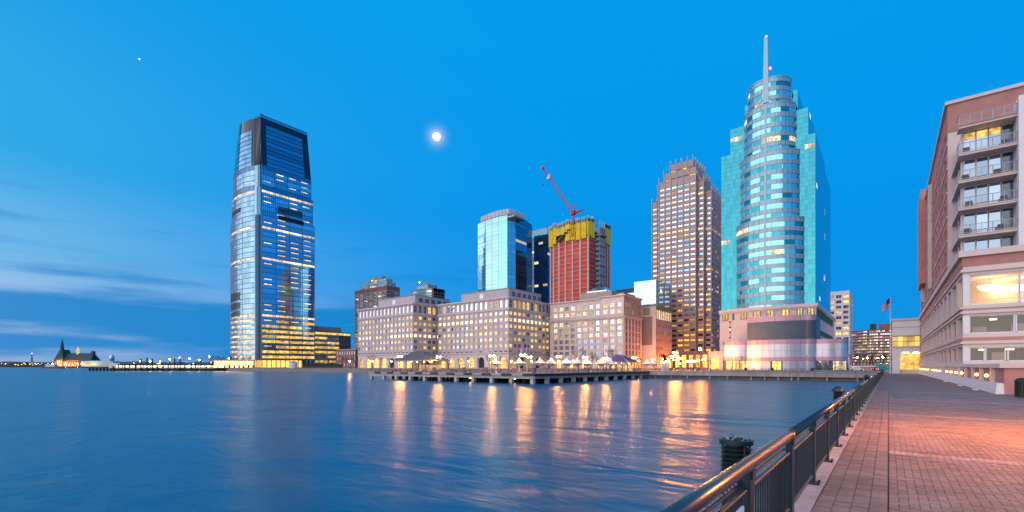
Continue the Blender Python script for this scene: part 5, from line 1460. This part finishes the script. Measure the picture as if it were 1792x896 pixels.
# ---- fabric umbrellas, lit from below
def umbrella(x, y, s, label, ang):
    t = T('tensile_canopy', label, 'canopy', (x, y, 0), ang, 'white tensile canopies on the pier')
    s *= .92; q = MB(); hz = 2.7; n = 4
    cor = [(s*math.cos(R(45+90*i)), s*math.sin(R(45+90*i))) for i in range(4)]
    k = 6
    rows_ = []
    for j in range(k+1):
        f = j/k; r = 1-f; zz = hz + 1.55*(f**2.2) + .25*f
        rr = max(.05, r)
        ring = []
        for i in range(4):
            a, b = cor[i], cor[(i+1) % 4]
            for u in range(4):
                w_ = u/4; sag = 1-.10*math.sin(math.pi*w_)*r
                ring.append(((a[0]+(b[0]-a[0])*w_)*rr*sag, (a[1]+(b[1]-a[1])*w_)*rr*sag, zz))
        rows_.append(ring)
    for j in range(k):
        for i in range(16):
            i2 = (i+1) % 16; q.quad(rows_[j][i], rows_[j][i2], rows_[j+1][i2], rows_[j+1][i])
    o = q.build('fabric', M['canvas_white'], t); o.modifiers.new('thick', 'SOLIDIFY').thickness = .04
    q = MB(); q.lathe(0, 0, [(.10, 0), (.10, 1.5), (.16, 1.6), (.9*s*.55, 2.45), (.9*s*.55, 2.5), (.12, 1.75)], 12); q.build('funnel', M['canvas_white'], t)
    MB().cyl(0, 0, 1.5, 4.6, .07, n=8).build('mast', M['steel_grey'], t)
    q = MB(); q.lathe(0, 0, [(.32, 1.9), (.36, 1.95), (.36, 2.0), (.32, 2.02)], 12); q.build('ring_light', M['lamp_canopy'], t)
    return t
rnd = random.Random(61)
for i, (px, d, s) in enumerate(((868, 150, 3.4), (909, 148, 3.1), (945, 146, 3.8), (964, 150, 3.4), (993, 152, 3.9), (1010, 156, 3.6), (1027, 160, 3.3), (1052, 160, 3.5), (1069, 163, 3.2), (1132, 176, 3.0), (1144, 180, 3.0))):
    x, y = W(px, d); x = min(x, PXb-2.5) if y < QY else x
    umbrella(x, y, s, 'white pointed fabric canopy glowing yellow from below on the pier', R(rnd.uniform(0, 40)))

# ---- hipped pavilions
def pavilion(px, d, w, dd, eave, ridge, roofm, label, gable=False):
    x, y = W(px, d); t = T('pavilion', label, 'pavilion', (x, y, 0))
    hw, hd = w/2, dd/2
    q = MB(); e = [(-hw,-hd), (hw,-hd), (hw,hd), (-hw,hd)]; r0 = w*.08
    tp = [(-r0,-.15), (r0,-.15), (r0,.15), (-r0,.15)]
    for a, b in ((0,1), (1,2), (2,3), (3,0)):
        nseg = 5
        q.quad((*e[a], eave), (*e[b], eave), (*tp[b], ridge), (*tp[a], ridge))
    q.quad(*[(*p, ridge) for p in tp]); q.quad(*[(p[0]*.995, p[1]*.995, eave-.02) for p in reversed(e)]); q.build('roof', M[roofm], t)
    for i in range(4):
        MB().tube((*e[i], eave+.06), (*tp[i], ridge+.06), .09, None, 5).build('hip_rib', M['steel_grey'], t)
        a, b = e[i], e[(i+1) % 4]; MB().tube((*a, eave), (*b, eave), .14, None, 5).build('eave_beam', M['steel_grey'], t)
    for i in range(6):
        for sy in (-1, 1): MB().box(-.12, -.12, 0, .12, .12, eave).build('post', M['brick_brown'], t, (-hw*.9+hw*1.8*i/5, sy*hd*.85, 0))
    for i in range(4): MB().ball((-hw*.6+hw*.4*i, 0, eave-.35), .22, 10, 6).build('pendant_lamp', M['lamp_canopy'], t)
    MB().box(-hw*.3, hd*.3, 0, hw*.7, hd*.6, 2.2).build('kiosk_counter', M['lit_interior'], t)
    return t
pavilion(736, 168, 19, 12, 3.6, 7.2, 'roof_slate', 'wide dark hipped pavilion with silver ribs on the pier')
pavilion(1083, 172, 11.5, 9, 3.2, 5.9, 'roof_purple', 'purple hipped roof pavilion beside the white canopies')

# ---- twin-globe lamps across the plaza
def twin_lamp(x, y, h, m, rad, label, group):
    t = T('lamp_post', label, 'lamp post', (x, y, 0), TH, group)
    q = MB(); q.lathe(0, 0, [(.2, 0), (.2, .3), (.08, .6), (.06, h)], 8); q.build('pole', M['steel_dark'], t)
    MB().tube((-.55, 0, h-.05), (.55, 0, h-.05), .045, None, 6).build('cross_arm', M['steel_dark'], t)
    for s in (-1, 1): MB().ball((s*.55, 0, h+rad), rad, 12, 8).build('globe', M[m], t, smooth=True)
    return t
for px, d, h in ((700, 152, 4.6), (768, 160, 4.6), (861, 146, 4.7), (915, 141, 4.9), (926, 150, 4.4), (978, 152, 4.6), (1024, 158, 4.5), (1060, 172, 4.4), (1110, 176, 4.6)):
    x, y = W(px, d); twin_lamp(x, y, h, 'lamp_gold', .25, 'twin globe lamp post with golden light on the pier', 'twin globe lamps on the pier')
for px, d, h, rad in ((1177, 205, 5.4, .42), (1182, 210, 7.2, .50), (1188, 204, 4.6, .40), (1204, 200, 3.4, .32), (1168, 208, 3.6, .34), (1214, 215, 3.6, .32), (1160, 196, 3.0, .28)):
    x, y = W(px, d); twin_lamp(x, y, h, 'lamp_square', rad, 'tall twin globe lamp post in the bright square beside the peach building', 'lamps of the bright square')
for px, d, h, rad in ((1225, 205, 8.6, .52), (1233, 203, 4.4, .34), (1222, 200, 3.8, .34)):
    x, y = W(px, d); street_lamp('lamp_post', 'orange globe lamp post between the brown tower and the portico', x, y, h, 'lamp_orange', rad, group='orange lamps by the portico', cat='lamp post')
for i, (x, y) in enumerate(((-113, 296), (-114, 308), (-115, 320), (-116, 332), (-104, 300), (-98, 345), (-121, 300), (-96, 322))):  # added lamps, put here to throw orange light on the peach building
    street_lamp('lamp_post', 'orange globe lamp in the street between peach building and brown tower', x, y, 5.5, 'lamp_orange', .42, group='orange lamps in the side street', cat='lamp post')
for i in range(15):
    px = 610 + i*36 + rnd.uniform(-8, 8); x, y = W(px, 262 - i*2.0)
    street_lamp('lamp_post', 'small globe lamp post among bare trees before the office blocks', x, y, 4.0, 'lamp_gold', .30, group='lamps along the office fronts', cat='lamp post')

# ---- bare winter trees
def bare_tree(seed, h):
    rnd = random.Random(seed); tr = MB(); cr_ = MB()
    def grow(p, d, ln, r, lv):
        q = p + d*ln; (tr if lv < 1 else cr_).tube(p, q, r, r*.68, 5 if lv < 2 else 3)
        if lv >= 5: return
        for _ in range(2 if lv < 1 else rnd.choice((2, 3))):
            nd = (d + Vector((rnd.uniform(-1,1), rnd.uniform(-1,1), rnd.uniform(-.1,.6)))*.62).normalized()
            grow(p + d*ln*rnd.uniform(.75, 1.0), nd, ln*rnd.uniform(.62,.8), r*.62, lv+1)
    grow(Vector((0,0,0)), Vector((0,0,1)), h*.30, h*.026, 0)
    return tr.mesh('trunk', [M['bark']]), cr_.mesh('crown', [M['bark']])
TREES = [bare_tree(100+i, 8.5) for i in range(5)]
def plant_tree(x, y, s, label, group, i):
    t = T('bare_tree', label, 'tree', (x, y, 0), i*1.7, group); a, b = TREES[i % 5]
    O('trunk', a, t); O('crown', b, t); t.scale = (s, s, s)
for i in range(16):
    x, y = W(650+i*17+rnd.uniform(-4,4), 245+rnd.uniform(-8,8)); plant_tree(x, y, rnd.uniform(.85, 1.15), 'bare winter tree standing before the grey office blocks', 'bare trees before the office blocks', i)
for i in range(7):
    x, y = W(1012+i*11, 205+rnd.uniform(-6,6)); plant_tree(x, y, rnd.uniform(1.0, 1.4), 'bare winter tree before the pale pink block', 'bare trees before the pink block', i)
for i in range(6):
    x, y = W(1195+i*9, 218+rnd.uniform(-5,5)); plant_tree(x, y, .7, 'small bare tree in the square by the portico', 'bare trees by the portico', i)
for i in range(9):
    x, y = W(558+i*8, 385+rnd.uniform(-8,8)); plant_tree(x, y, 1.3, 'bare tree below the low glass wing', 'bare trees below the glass wing', i)
for i in range(12):
    x, y = W(372+i*6, 420+rnd.uniform(-8,8)); plant_tree(x, y, 1.5, 'bare tree in the dark grove beside the glass tower', 'bare trees in the grove', i)
for i in range(12):
    x, y = W(1492+i*6, 300+rnd.uniform(-30,40)); plant_tree(x, y, 1.5, 'bare dark tree in front of the long housing slab', 'bare trees before the housing slab', i)

# ---- flags
def flagpole(px, d, h, label, right, sc, fl):
    x, y = W(px, d); t = T('flagpole', label, 'flagpole', (x, y, 0))
    q = MB(); q.lathe(0, 0, [(.14, 0), (.12, .5), (.05, h)], 8); q.build('pole', M['white_paint'], t); MB().ball((0,0,h+.1), .12, 8, 5).build('finial', M['steel_grey'], t)
    f = T('flag', fl, 'flag', (x, y, h))
    n = 8; st = 7; fw, fh_ = 3.4*sc, 2.2*sc
    def P(u, v):
        return Vector((CS, SN, 0))*(right*(fw*u*.62 + .05)) + Vector((-SN, CS, 0))*(.28*math.sin(u*6+v)) + Vector((0,0,-.25 - fh_*v - fw*u*.52))
    for s in range(st):
        q = MB()
        for i in range(n):
            a, b = i/n, (i+1)/n
            if s < 4 and b <= .42: continue
            q.quad(P(a,(s+1)/st), P(b,(s+1)/st), P(b,s/st), P(a,s/st))
        o = q.build('stripe', M['flag_red' if s % 2 == 0 else 'flag_white'], f); o.modifiers.new('t', 'SOLIDIFY').thickness = .02
    q = MB()
    for i in range(3): q.quad(P(i*.4/3, 4/st), P((i+1)*.4/3, 4/st), P((i+1)*.4/3, 0), P(i*.4/3, 0))
    o = q.build('canton', M['flag_blue'], f); o.modifiers.new('t', 'SOLIDIFY').thickness = .02
flagpole(922, 138, 8.9, 'white flagpole standing on the pier', -1, .9, 'striped flag with blue corner hanging above the pier canopies')
flagpole(1558, 115.6, 18.8, 'tall white flagpole at the end of the promenade', -1, .9, 'striped flag with blue corner high above the promenade end')

# ---- bronze soldier on his plinth
x, y = W(1163, 172); st = T('statue', 'dark bronze lunging soldier statue on a stone plinth by the pier', 'statue', (x, y, 0), TH)
q = MB(); q.prism([(-1.1,-1.1), (1.1,-1.1), (1.1,1.1), (-1.1,1.1)], 0, 2.6, 0, None, [(-.8,-.8), (.8,-.8), (.8,.8), (-.8,.8)]); q.build('plinth', M['stone_pink'], st)
sk = bpy.data.meshes.new('figure')
J = {'pel': (0,0,4.2), 'che': (-.25,0,5.3), 'nec': (-.4,0,5.9), 'hea': (-.45,0,6.35), 'kR': (.75,0,3.6), 'fR': (1.1,0,2.65), 'kL': (-.75,0,3.8), 'fL': (-.65,0,2.65), 'eR': (.55,0,5.2), 'hR': (.15,.1,4.7), 'eL': (-1.05,0,5.6), 'hL': (-1.5,0,6.2)}
ks = list(J); sk.from_pydata([J[k_] for k_ in ks], [(ks.index(a), ks.index(b)) for a, b in (('pel','che'), ('che','nec'), ('nec','hea'), ('pel','kR'), ('kR','fR'), ('pel','kL'), ('kL','fL'), ('che','eR'), ('eR','hR'), ('che','eL'), ('eL','hL'))], [])
sk.materials.append(M['bronze_dark']); fo = O('figure', sk, st)
md = fo.modifiers.new('skin', 'SKIN'); rad = {'pel': .36, 'che': .42, 'nec': .18, 'hea': .27, 'kR': .22, 'fR': .16, 'kL': .24, 'fL': .16, 'eR': .17, 'hR': .12, 'eL': .17, 'hL': .13}
for i, k_ in enumerate(ks): sk.skin_vertices[0].data[i].radius = (rad[k_], rad[k_])
sk.skin_vertices[0].data[0].use_root = True; fo.modifiers.new('sub', 'SUBSURF').render_levels = 1
MB().tube((-2.6, 0, 7.4), (.6, 0, 4.2), .06, .08, 6).build('rifle', M['bronze_dark'], st)

# ---- kiosk boxes and benches on the pier edge
for i, (px, d) in enumerate(((934, 118), (1028, 140), (760, 142), (812, 140), (850, 138))):
    x, y = W(px, d); t = T('kiosk_box', 'grey blue service box standing by the pier railing', 'cabinet', (x, max(y, PYa+1.5), 0), 0, 'service boxes on the pier')
    MB().box(-.5, -.35, 0, .5, .35, 1.35).build('body', M['louvre'], t); MB().box(-.56, -.41, 1.35, .56, .41, 1.45).build('lid', M['steel_grey'], t)
for i in range(10):
    x, y = W(690+i*26, 147+rnd.uniform(-3, 3)); t = T('bench', 'reddish timber bench on the pier deck', 'bench', (x, max(y, PYa+2), 0), 0, 'benches on the pier')
    MB().box(-1.0, -.25, .40, 1.0, .25, .47).build('seat', M['brick_brown'], t); MB().box(-1.0, .22, .5, 1.0, .28, .95).build('backrest', M['brick_brown'], t)
    for sx in (-1, 1): MB().box(sx*.85-.05, -.22, 0, sx*.85+.05, .26, .40).build('leg', M['steel_dark'], t)
# mooring post out in the water by the quay
x, y = W(1190, 150); t = T('marker_pole', 'pale marker pole rising from the water before the quay', 'pole', (x, y, WATER_Z)); MB().cyl(0,0,-2,4.6,.16,.13,8).build('shaft', M['concrete_pale'], t); MB().ball((0,0,4.8), .22, 8, 6).build('lamp', M['lamp_white'], t)
# quay furniture before the curved hall
for px, d in ((1298, 186), (1412, 168)):
    x, y = W(px, d); t = T('slim_post', 'slim dark lamp column on the quay before the curved hall', 'lamp post', (x, y, 0), 0, 'slim columns on the quay'); MB().cyl(0,0,0,5.2,.09,.06,8).build('pole', M['steel_dark'], t); MB().box(-.2,-.2,5.2,.2,.2,5.6).build('head', M['steel_dark'], t)
for px, d in ((1352, 176), (1422, 168), (1305, 186)):
    x, y = W(px, d); t = T('quay_bin', 'squat dark bin on the quay before the curved hall', 'bin', (x, y, 0), 0, 'bins on the quay'); MB().box(-.4,-.4,0,.4,.4,1.0).build('body', M['black_metal'], t); MB().box(-.45,-.45,1.0,.45,.45,1.12).build('lid', M['steel_dark'], t)

# ---- street behind the promenade end: van, cars, signals, lamps
def car(x, y, rz, body, label, cat, L_=4.4, w=1.8, h=1.45, van=False):
    t = T('parked_van' if van else 'parked_car', label, cat, (x, y, 0), rz)
    q = MB(); hl = L_/2
    if van: prof = [(-hl,.35), (hl,.35), (hl,1.0), (hl-.5,1.25), (hl-1.0,h), (-hl,h)]
    else: prof = [(-hl,.35), (hl,.35), (hl,.75), (hl-1.0,.9), (hl-1.7,h), (-hl+.9,h), (-hl+.2,.95), (-hl,.85)]
    n = len(prof); k0 = len(q.v)
    for s in (-1, 1):
        q.v += [(p[0], s*w/2*(1 if p[1] < 1.0 else .88), p[1]) for p in prof]
    for i in range(n):
        j = (i+1) % n; q.f.append((i, j, n+j, n+i)); q.m.append(0)
    q.f.append(tuple(range(n-1,-1,-1))); q.m.append(0); q.f.append(tuple(range(n, 2*n))); q.m.append(0)
    q.build('body', M[body], t)
    for s in (-1, 1):
        MB().box(-hl+1.2, -.02, .95, hl-1.6, .02, h-.15).build('side_window', M['glass_dark'], t, (0, s*w*.462, 0))
        for a in (-hl+.8, hl-.85):
            wq = MB().tube((a, s*w*.5-s*.12, .33), (a, s*w*.5+s*.04, .33), .33, None, 14).build('wheel', M['tyre'], t)
        MB().box(hl-.02, s*w*.33-.18, .62, hl+.03, s*w*.33+.18, .78).build('headlight', M['white_paint'], t)
        MB().box(-hl-.03, s*w*.38-.14, .68, -hl+.02, s*w*.38+.14, .84).build('tail_light', M['lamp_red'], t)
    return t
x, y = W(1552, 165); car(x, y, R(20), 'teal_paint', 'teal delivery van parked beside the link building', 'van', 5.6, 2.2, 2.7, True)
for i, (px, d, m) in enumerate(((1500, 178, 'white_paint'), (1513, 190, 'steel_grey'), (1527, 182, 'white_paint'), (1539, 176, 'steel_dark'))):
    x, y = W(px, d); car(x, y, R(8*i), m, ('white car parked at the quay end beside the curved hall', 'silver car parked on the road behind the quay', 'white car parked beneath the traffic signals', 'dark car parked next to the teal van')[i], 'car')
for px, d, h, m in ((1493, 215, 5.6, 'lamp_red'), (1531, 225, 5.4, 'lamp_red'), (1510, 232, 5.4, 'lamp_green')):
    x, y = W(px, d); t = T('traffic_signal', ('red' if m == 'lamp_red' else 'green') + ' traffic signal on a dark post behind the parked cars', 'traffic signal', (x, y, 0), TH, 'traffic signals behind the quay'); MB().cyl(0,0,0,h,.08,.06,8).build('post', M['steel_dark'], t); MB().box(-.2,-.15,h-1.1,.2,.15,h+.2).build('housing', M['black_metal'], t); MB().ball((0,-.22,h-.1), .24, 10, 6).build('lens', M[m], t)
for px, d in ((1545, 240), (1518, 262), (1500, 250), (1536, 270)):
    x, y = W(px, d); street_lamp('lamp_post', 'yellow street lamp in front of the housing slab', x, y, 6.0, 'lamp_gold', .3, group='street lamps before the housing slab', cat='lamp post')
x, y = W(1490, 185); t = T('low_shed', 'long low white shed roof behind the quay railing', 'shed', (x, y, 0)); MB().box(0, 0, 0, 15, 5, 1.5).build('wall', M['stone_tan'], t); MB().box(-.4, -.4, 1.5, 15.4, 5.4, 1.9).build('roof', M['white_paint'], t)

lamp_mat('lamp_pier', (1.0, .55, .14), 60)
# ================================================================== LIT PIER AND HARBOUR BEYOND, LEFT
a, b = (VX, VY), (WX, WY)
lp = T('lit_pier', 'long low pier with golden strip lighting below the glass tower', 'pier', (0, 0, 0))
nb = 16
for i in range(nb):
    q = seg([a, b], i/nb+.004, (i+1)/nb-.004); k = MB(); k.strip(q, -2.6, -.5, .9); k.build('sheet_pile', M['timber_dark'], lp)
    k = MB(); k.strip(q, -.45, .25, 1.1); k.build('edge_beam', M['concrete'], lp)
    k = MB(); k.strip(seg(q, .05, .95), .8, 1.9, .4); k.build('strip_light', M['strip_gold'], lp)
rnd = random.Random(71)
for i in range(20):
    p = seg([a, b], i/20, min(1, i/20+.01))[0]; MB().cyl(p[0]+rnd.uniform(-2,2), p[1]-1.6, -4, rnd.choice((1.6, 3.2, 7.5, 8.2)), .45, n=7).build('mooring_pile', M['timber_dark'], lp)
for i in range(11):
    p = seg([a, b], i/11+.03, min(1, i/11+.04))[0]; street_lamp('lamp_post', 'golden globe lamp post on the long lit pier', p[0]+6, p[1]+12, rnd.uniform(4.5, 9), 'lamp_pier', .45, group='lamps on the lit pier', cat='lamp post')
# ferry shelter: gold-lit hall at the foot of the tower
x, y = W(368, 366); t = T('ferry_shelter', 'long glowing yellow ferry shelter at the foot of the glass tower', 'shelter', (x, y, 0), math.atan2(WY-VY, WX-VX)*.0)
x1, y1 = W(436, 372); v = Vector((x1-x, y1-y)); ln = v.length; ang = math.atan2(v.y, v.x); t.rotation_euler = (0, 0, ang)
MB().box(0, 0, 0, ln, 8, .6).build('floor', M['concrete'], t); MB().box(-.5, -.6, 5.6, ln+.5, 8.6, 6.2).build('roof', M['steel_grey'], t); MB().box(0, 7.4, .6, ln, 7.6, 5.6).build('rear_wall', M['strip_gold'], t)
for i in range(12): MB().box(ln*i/11-.15, 0, .6, ln*i/11+.15, .3, 5.6).build('post', M['steel_dark'], t)
for i in range(7): MB().box(ln*.3+i*3.4, 3.5, .6, ln*.3+1.2+i*3.4, 4.2, 2.2+.5*(i % 2)).build('turnstile', M['timber_dark'], t)
# white tank and dark hoarding at the tower's feet
x, y = W(513, 368); t = T('storage_tank', 'squat white cylindrical tank on the shore below the glass tower', 'tank', (x, y, 0)); MB().cyl(0,0,0,4.6,3.0,n=20).build('shell', M['white_paint'], t); MB().lathe(0,0,[(3.1,4.6),(2.0,5.3),(.1,5.6)],20).build('roof', M['steel_grey'], t)
x, y = W(530, 368); t = T('hoarding', 'dark green hoarding fence along the shore below the low wing', 'fence', (x, y, 0), R(38.66))
for i in range(12): MB().box(i*2.6, 0, 0, i*2.6+2.5, .15, 3.2).build('board', M['hedge'], t)
# rock edge and lamps along the straight shore
sh = T('shore_railing', 'low pale guard rail along the shore before the office blocks', 'railing', (0, 0, 0)); low_rail(sh, (-385, QY-1), (-126, QY-1), 0, 4.0, 1.1, 'steel_grey', 2)

# old railway terminal across the basin, lit orange
x, y = W(95, 900); tm = T('terminal_building', 'old brick terminal with steep dark roof and clock spire lit orange across the water', 'terminal', (x, y, 0), TH)
def U(px0, px1): return (px1-px0)*900/FPX
w = U(95, 138)
mb = MB(); lattice(mb, w, 12, even(9, w, 2.6), [(1.5, 8.5)], .8, 0, 0, (0,)); mb.build('front_wall', M['brick_red'], tm); MB().box(0, .9, 0, w, 20, 11.5).build('core', M['brick_red'], tm)
for u0, u1 in even(9, w, 2.6): window(tm, 2.6, 7, 'lit_shop', 'steel_dark', ((u0+u1)/2, .75, 1.5), 0, 1, 1)
gz0 = 12; MB().box(4, -.6, 0, 17, 1, 16).build('gable_block', M['brick_red'], tm)
for i in range(3): MB().box(6+i*3.4, -.75, 2, 8.2+i*3.4, -.6, 13).build('tall_window', M['lit_shop'], tm)
MB().prism([(-1,-1.5), (w+U(138,160),-1.5), (w+U(138,160),21), (-1,21)], 12, 26, 0, None, [(3,9), (w+U(138,160)-4,9), (w+U(138,160)-4,11), (3,11)]).build('main_roof', M['slate_green'], tm)
MB().prism([(2,-2), (19,-2), (19,20), (2,20)], 15, 33, 0, None, [(9,2), (12,2), (12,18), (9,18)]).build('gable_roof', M['slate_green'], tm)
MB().prism([(7.5,2), (13,2), (13,8), (7.5,8)], 26, 37, 0, None, [(8.5,3), (12,3), (12,7), (8.5,7)]).build('spire_base', M['slate_green'], tm); MB().prism([(8.2,3), (12.2,3), (12.2,7), (8.2,7)], 37, 55, 0, None, [(10.1,4.9), (10.4,4.9), (10.4,5.2), (10.1,5.2)]).build('spire', M['slate_green'], tm)
MB().lathe(U(95,129), 9, [(2.2,24), (2.2,31), (3,31.5), (1.2,35), (.2,39)], 10).build('lit_cupola', M['lit_gold'], tm)
MB().box(w+U(138,160)-6, 5, 20, w+U(138,160)-1, 10, 30).build('end_turret', M['slate_green'], tm)
MB().box(w, 2, 0, w+U(138,196), 18, 10.5).build('train_shed', M['panel_grey'], tm)
for i in range(6): MB().box(-1.5+i*1.0*w/6, -3.2, 2.4, .2+i*w/6, -2.6, 3.6).build('flood_light', M['lamp_small'], tm)
for i in range(3):  # lamp posts added to brighten the terminal's brick front
    t = T('added_flood_lamp', 'orange lamp post on the quay before the old terminal', 'lamp post', (*W(92+i*22, 885), 0), 0, 'lamps before the terminal'); MB().cyl(0,0,-2,5,.15,n=6).build('pole', M['steel_dark'], t); MB().ball((0,0,5.6), .7, 10, 6).build('globe', M['lamp_gold'], t)
MB_land = MB(); c0 = W(76, 880); c1 = W(210, 880); c2 = W(215, 1100); c3 = W(70, 1100); MB_land.prism([c0, c1, c2, c3], -4, .0); struct(MB_land.build('terminal_ground', M['land_dark']))
# statue on its island, far off
x, y = W(55.5, 2300); t = T('monument', 'tiny pale robed monument on a tall pedestal far across the harbour', 'monument', (x, y, 0)); MB().prism([(-14,-14),(14,-14),(14,14),(-14,14)], -2, 9, 0, None, [(-10,-10),(10,-10),(10,10),(-10,10)]).build('base', M['stone_tan'], t)
MB().prism([(-7,-7),(7,-7),(7,7),(-7,7)], 9, 28, 0, None, [(-5,-5),(5,-5),(5,5),(-5,5)]).build('pedestal', M['stone_pale'], t); q = MB(); q.lathe(0,0,[(4.6,28),(3.6,38),(3.2,46),(2.0,50),(2.2,54),(.8,56)],10); q.tube((2,0,47),(4,0,60),1.2,.9,6); q.build('figure', M['copper_green'], t); MB().ball((4.2,0,61.5),1.6,8,6).build('torch', M['lamp_small'], t)
# water tower, dock pilings, low barge
x, y = W(196, 1000); t = T('water_tower', 'pale water tower bulb standing beyond the dock', 'water tower', (x, y, 0)); MB().cyl(0,0,0,11,1.3,n=10).build('stem', M['steel_grey'], t); q = MB(); q.lathe(0,0,[(1.4,10),(4.2,14),(4.6,19),(3.6,23),(1.2,25.5),(.1,26.2)],16); q.build('tank', M['panel_white'], t, smooth=True)
t = T('dock', 'short timber dock on dark piles reaching left from the lit pier', 'dock', (*W(154, 372), 0), TH)
ln = (203-154)*372/FPX; MB().box(0, 0, -.3, ln, 4, .1).build('deck', M['timber_dark'], t); 
for i in range(8): MB().box(ln*i/8+.3, 0, -5, ln*i/8+1.4, 1.2, -.3).build('pile', M['timber_dark'], t)
MB().box(ln*.72, .5, .1, ln, 3.5, 4.0).build('hut', M['white_paint'], t)
x, y = W(84, 700); t = T('moored_boat', 'low white and red boat lying off the old terminal', 'boat', (x, y, WATER_Z), TH); q = MB(); q.prism([(-4,-3),(20,-3),(26,0),(20,3),(-4,3)], 0, 2.6, 0, None, [(-4.6,-3.4),(21,-3.4),(29,0),(21,3.4),(-4.6,3.4)]); q.build('hull', M['brick_brown'], t); MB().box(-2,-2.4,2.6,12,2.4,6.4).build('cabin', M['white_paint'], t)
for i in range(5): MB().box(-.8+i*2.4, -2.5, 4.2, .6+i*2.4, -2.4, 5.6).build('window', M['lit_dim'], t)
# lights of the far shore and of ships at anchor
rnd = random.Random(90)
for i in range(34):
    px = rnd.uniform(-10, 88) if i < 22 else rnd.uniform(205, 395); d = rnd.uniform(1260, 1500) if i < 22 else rnd.uniform(700, 1500); x, y = W(px, d)
    t = T('shore_light', 'tiny warm light on the low far shore', 'lamp', (x, y, 0), 0, 'lights of the far shore'); h = rnd.uniform(3, 9); MB().cyl(0,0,-3,h,.25,n=5).build('pole', M['steel_dark'], t); MB().ball((0,0,h+.5), rnd.uniform(.7,1.4), 8, 5).build('globe', M['lamp_far'], t)
for i in range(10):
    px = rnd.uniform(-5, 90); x, y = W(px, rnd.uniform(1450, 1580)); w_ = rnd.uniform(20, 46); h = rnd.uniform(5, 11)
    t = T('harbour_shed', 'low dark shed on the flat far shore', 'shed', (x, y, 0), TH, 'sheds on the far shore'); MB().box(0,0,-3,w_,14,h).build('wall', M['land_dark'], t); MB().prism([(0,0),(w_,0),(w_,14),(0,14)], h, h+3, 0, None, [(0,6.5),(w_,6.5),(w_,7.5),(0,7.5)]).build('roof', M['land_dark'], t)

# pieces that belong to a part become its sub-parts
def base_name(o): return o.name.split('.')[0]
KIDS = {}
for o in COL.objects:
    if o.parent is not None and o.parent.parent is None: KIDS.setdefault(o.parent.name, []).append(o)
def nest(child, parent):
    for kids in KIDS.values():
        ps = [o for o in kids if base_name(o) == parent]
        if not ps: continue
        for c_ in [o for o in kids if base_name(o) == child]:
            p_ = min(ps, key=lambda q_: ((q_.location.xy - c_.location.xy).length, abs(q_.location.z - c_.location.z)))
            if p_.parent is None or p_.parent.parent is not None: continue
            c_.parent = p_; c_.matrix_parent_inverse = p_.matrix_basis.inverted()
for a_, b_ in (('pilaster_cap', 'pilaster'), ('penthouse_cap', 'penthouse'), ('plant_louvre', 'penthouse'), ('plant_door', 'penthouse'), ('crown_glazing', 'crown'), ('crown_fin', 'crown'), ('crown_band', 'crown'),
               ('beacon', 'spire'), ('podium_cornice', 'podium'), ('podium_roof', 'podium'), ('boom_head', 'boom'), ('boom_sign', 'boom'), ('ring_light', 'mast'), ('hip_rib', 'roof'), ('eave_beam', 'roof'), ('pendant_lamp', 'roof'),
               ('louvre_ring', 'core'), ('lamp_rod', 'bowl_lamp'), ('finial', 'pole'), ('slab_edge', 'balcony_slab'), ('lounge_ceiling', 'lounge_wall'), ('lounge_floor', 'lounge_wall')):
    nest(a_, b_)
flush_windows()
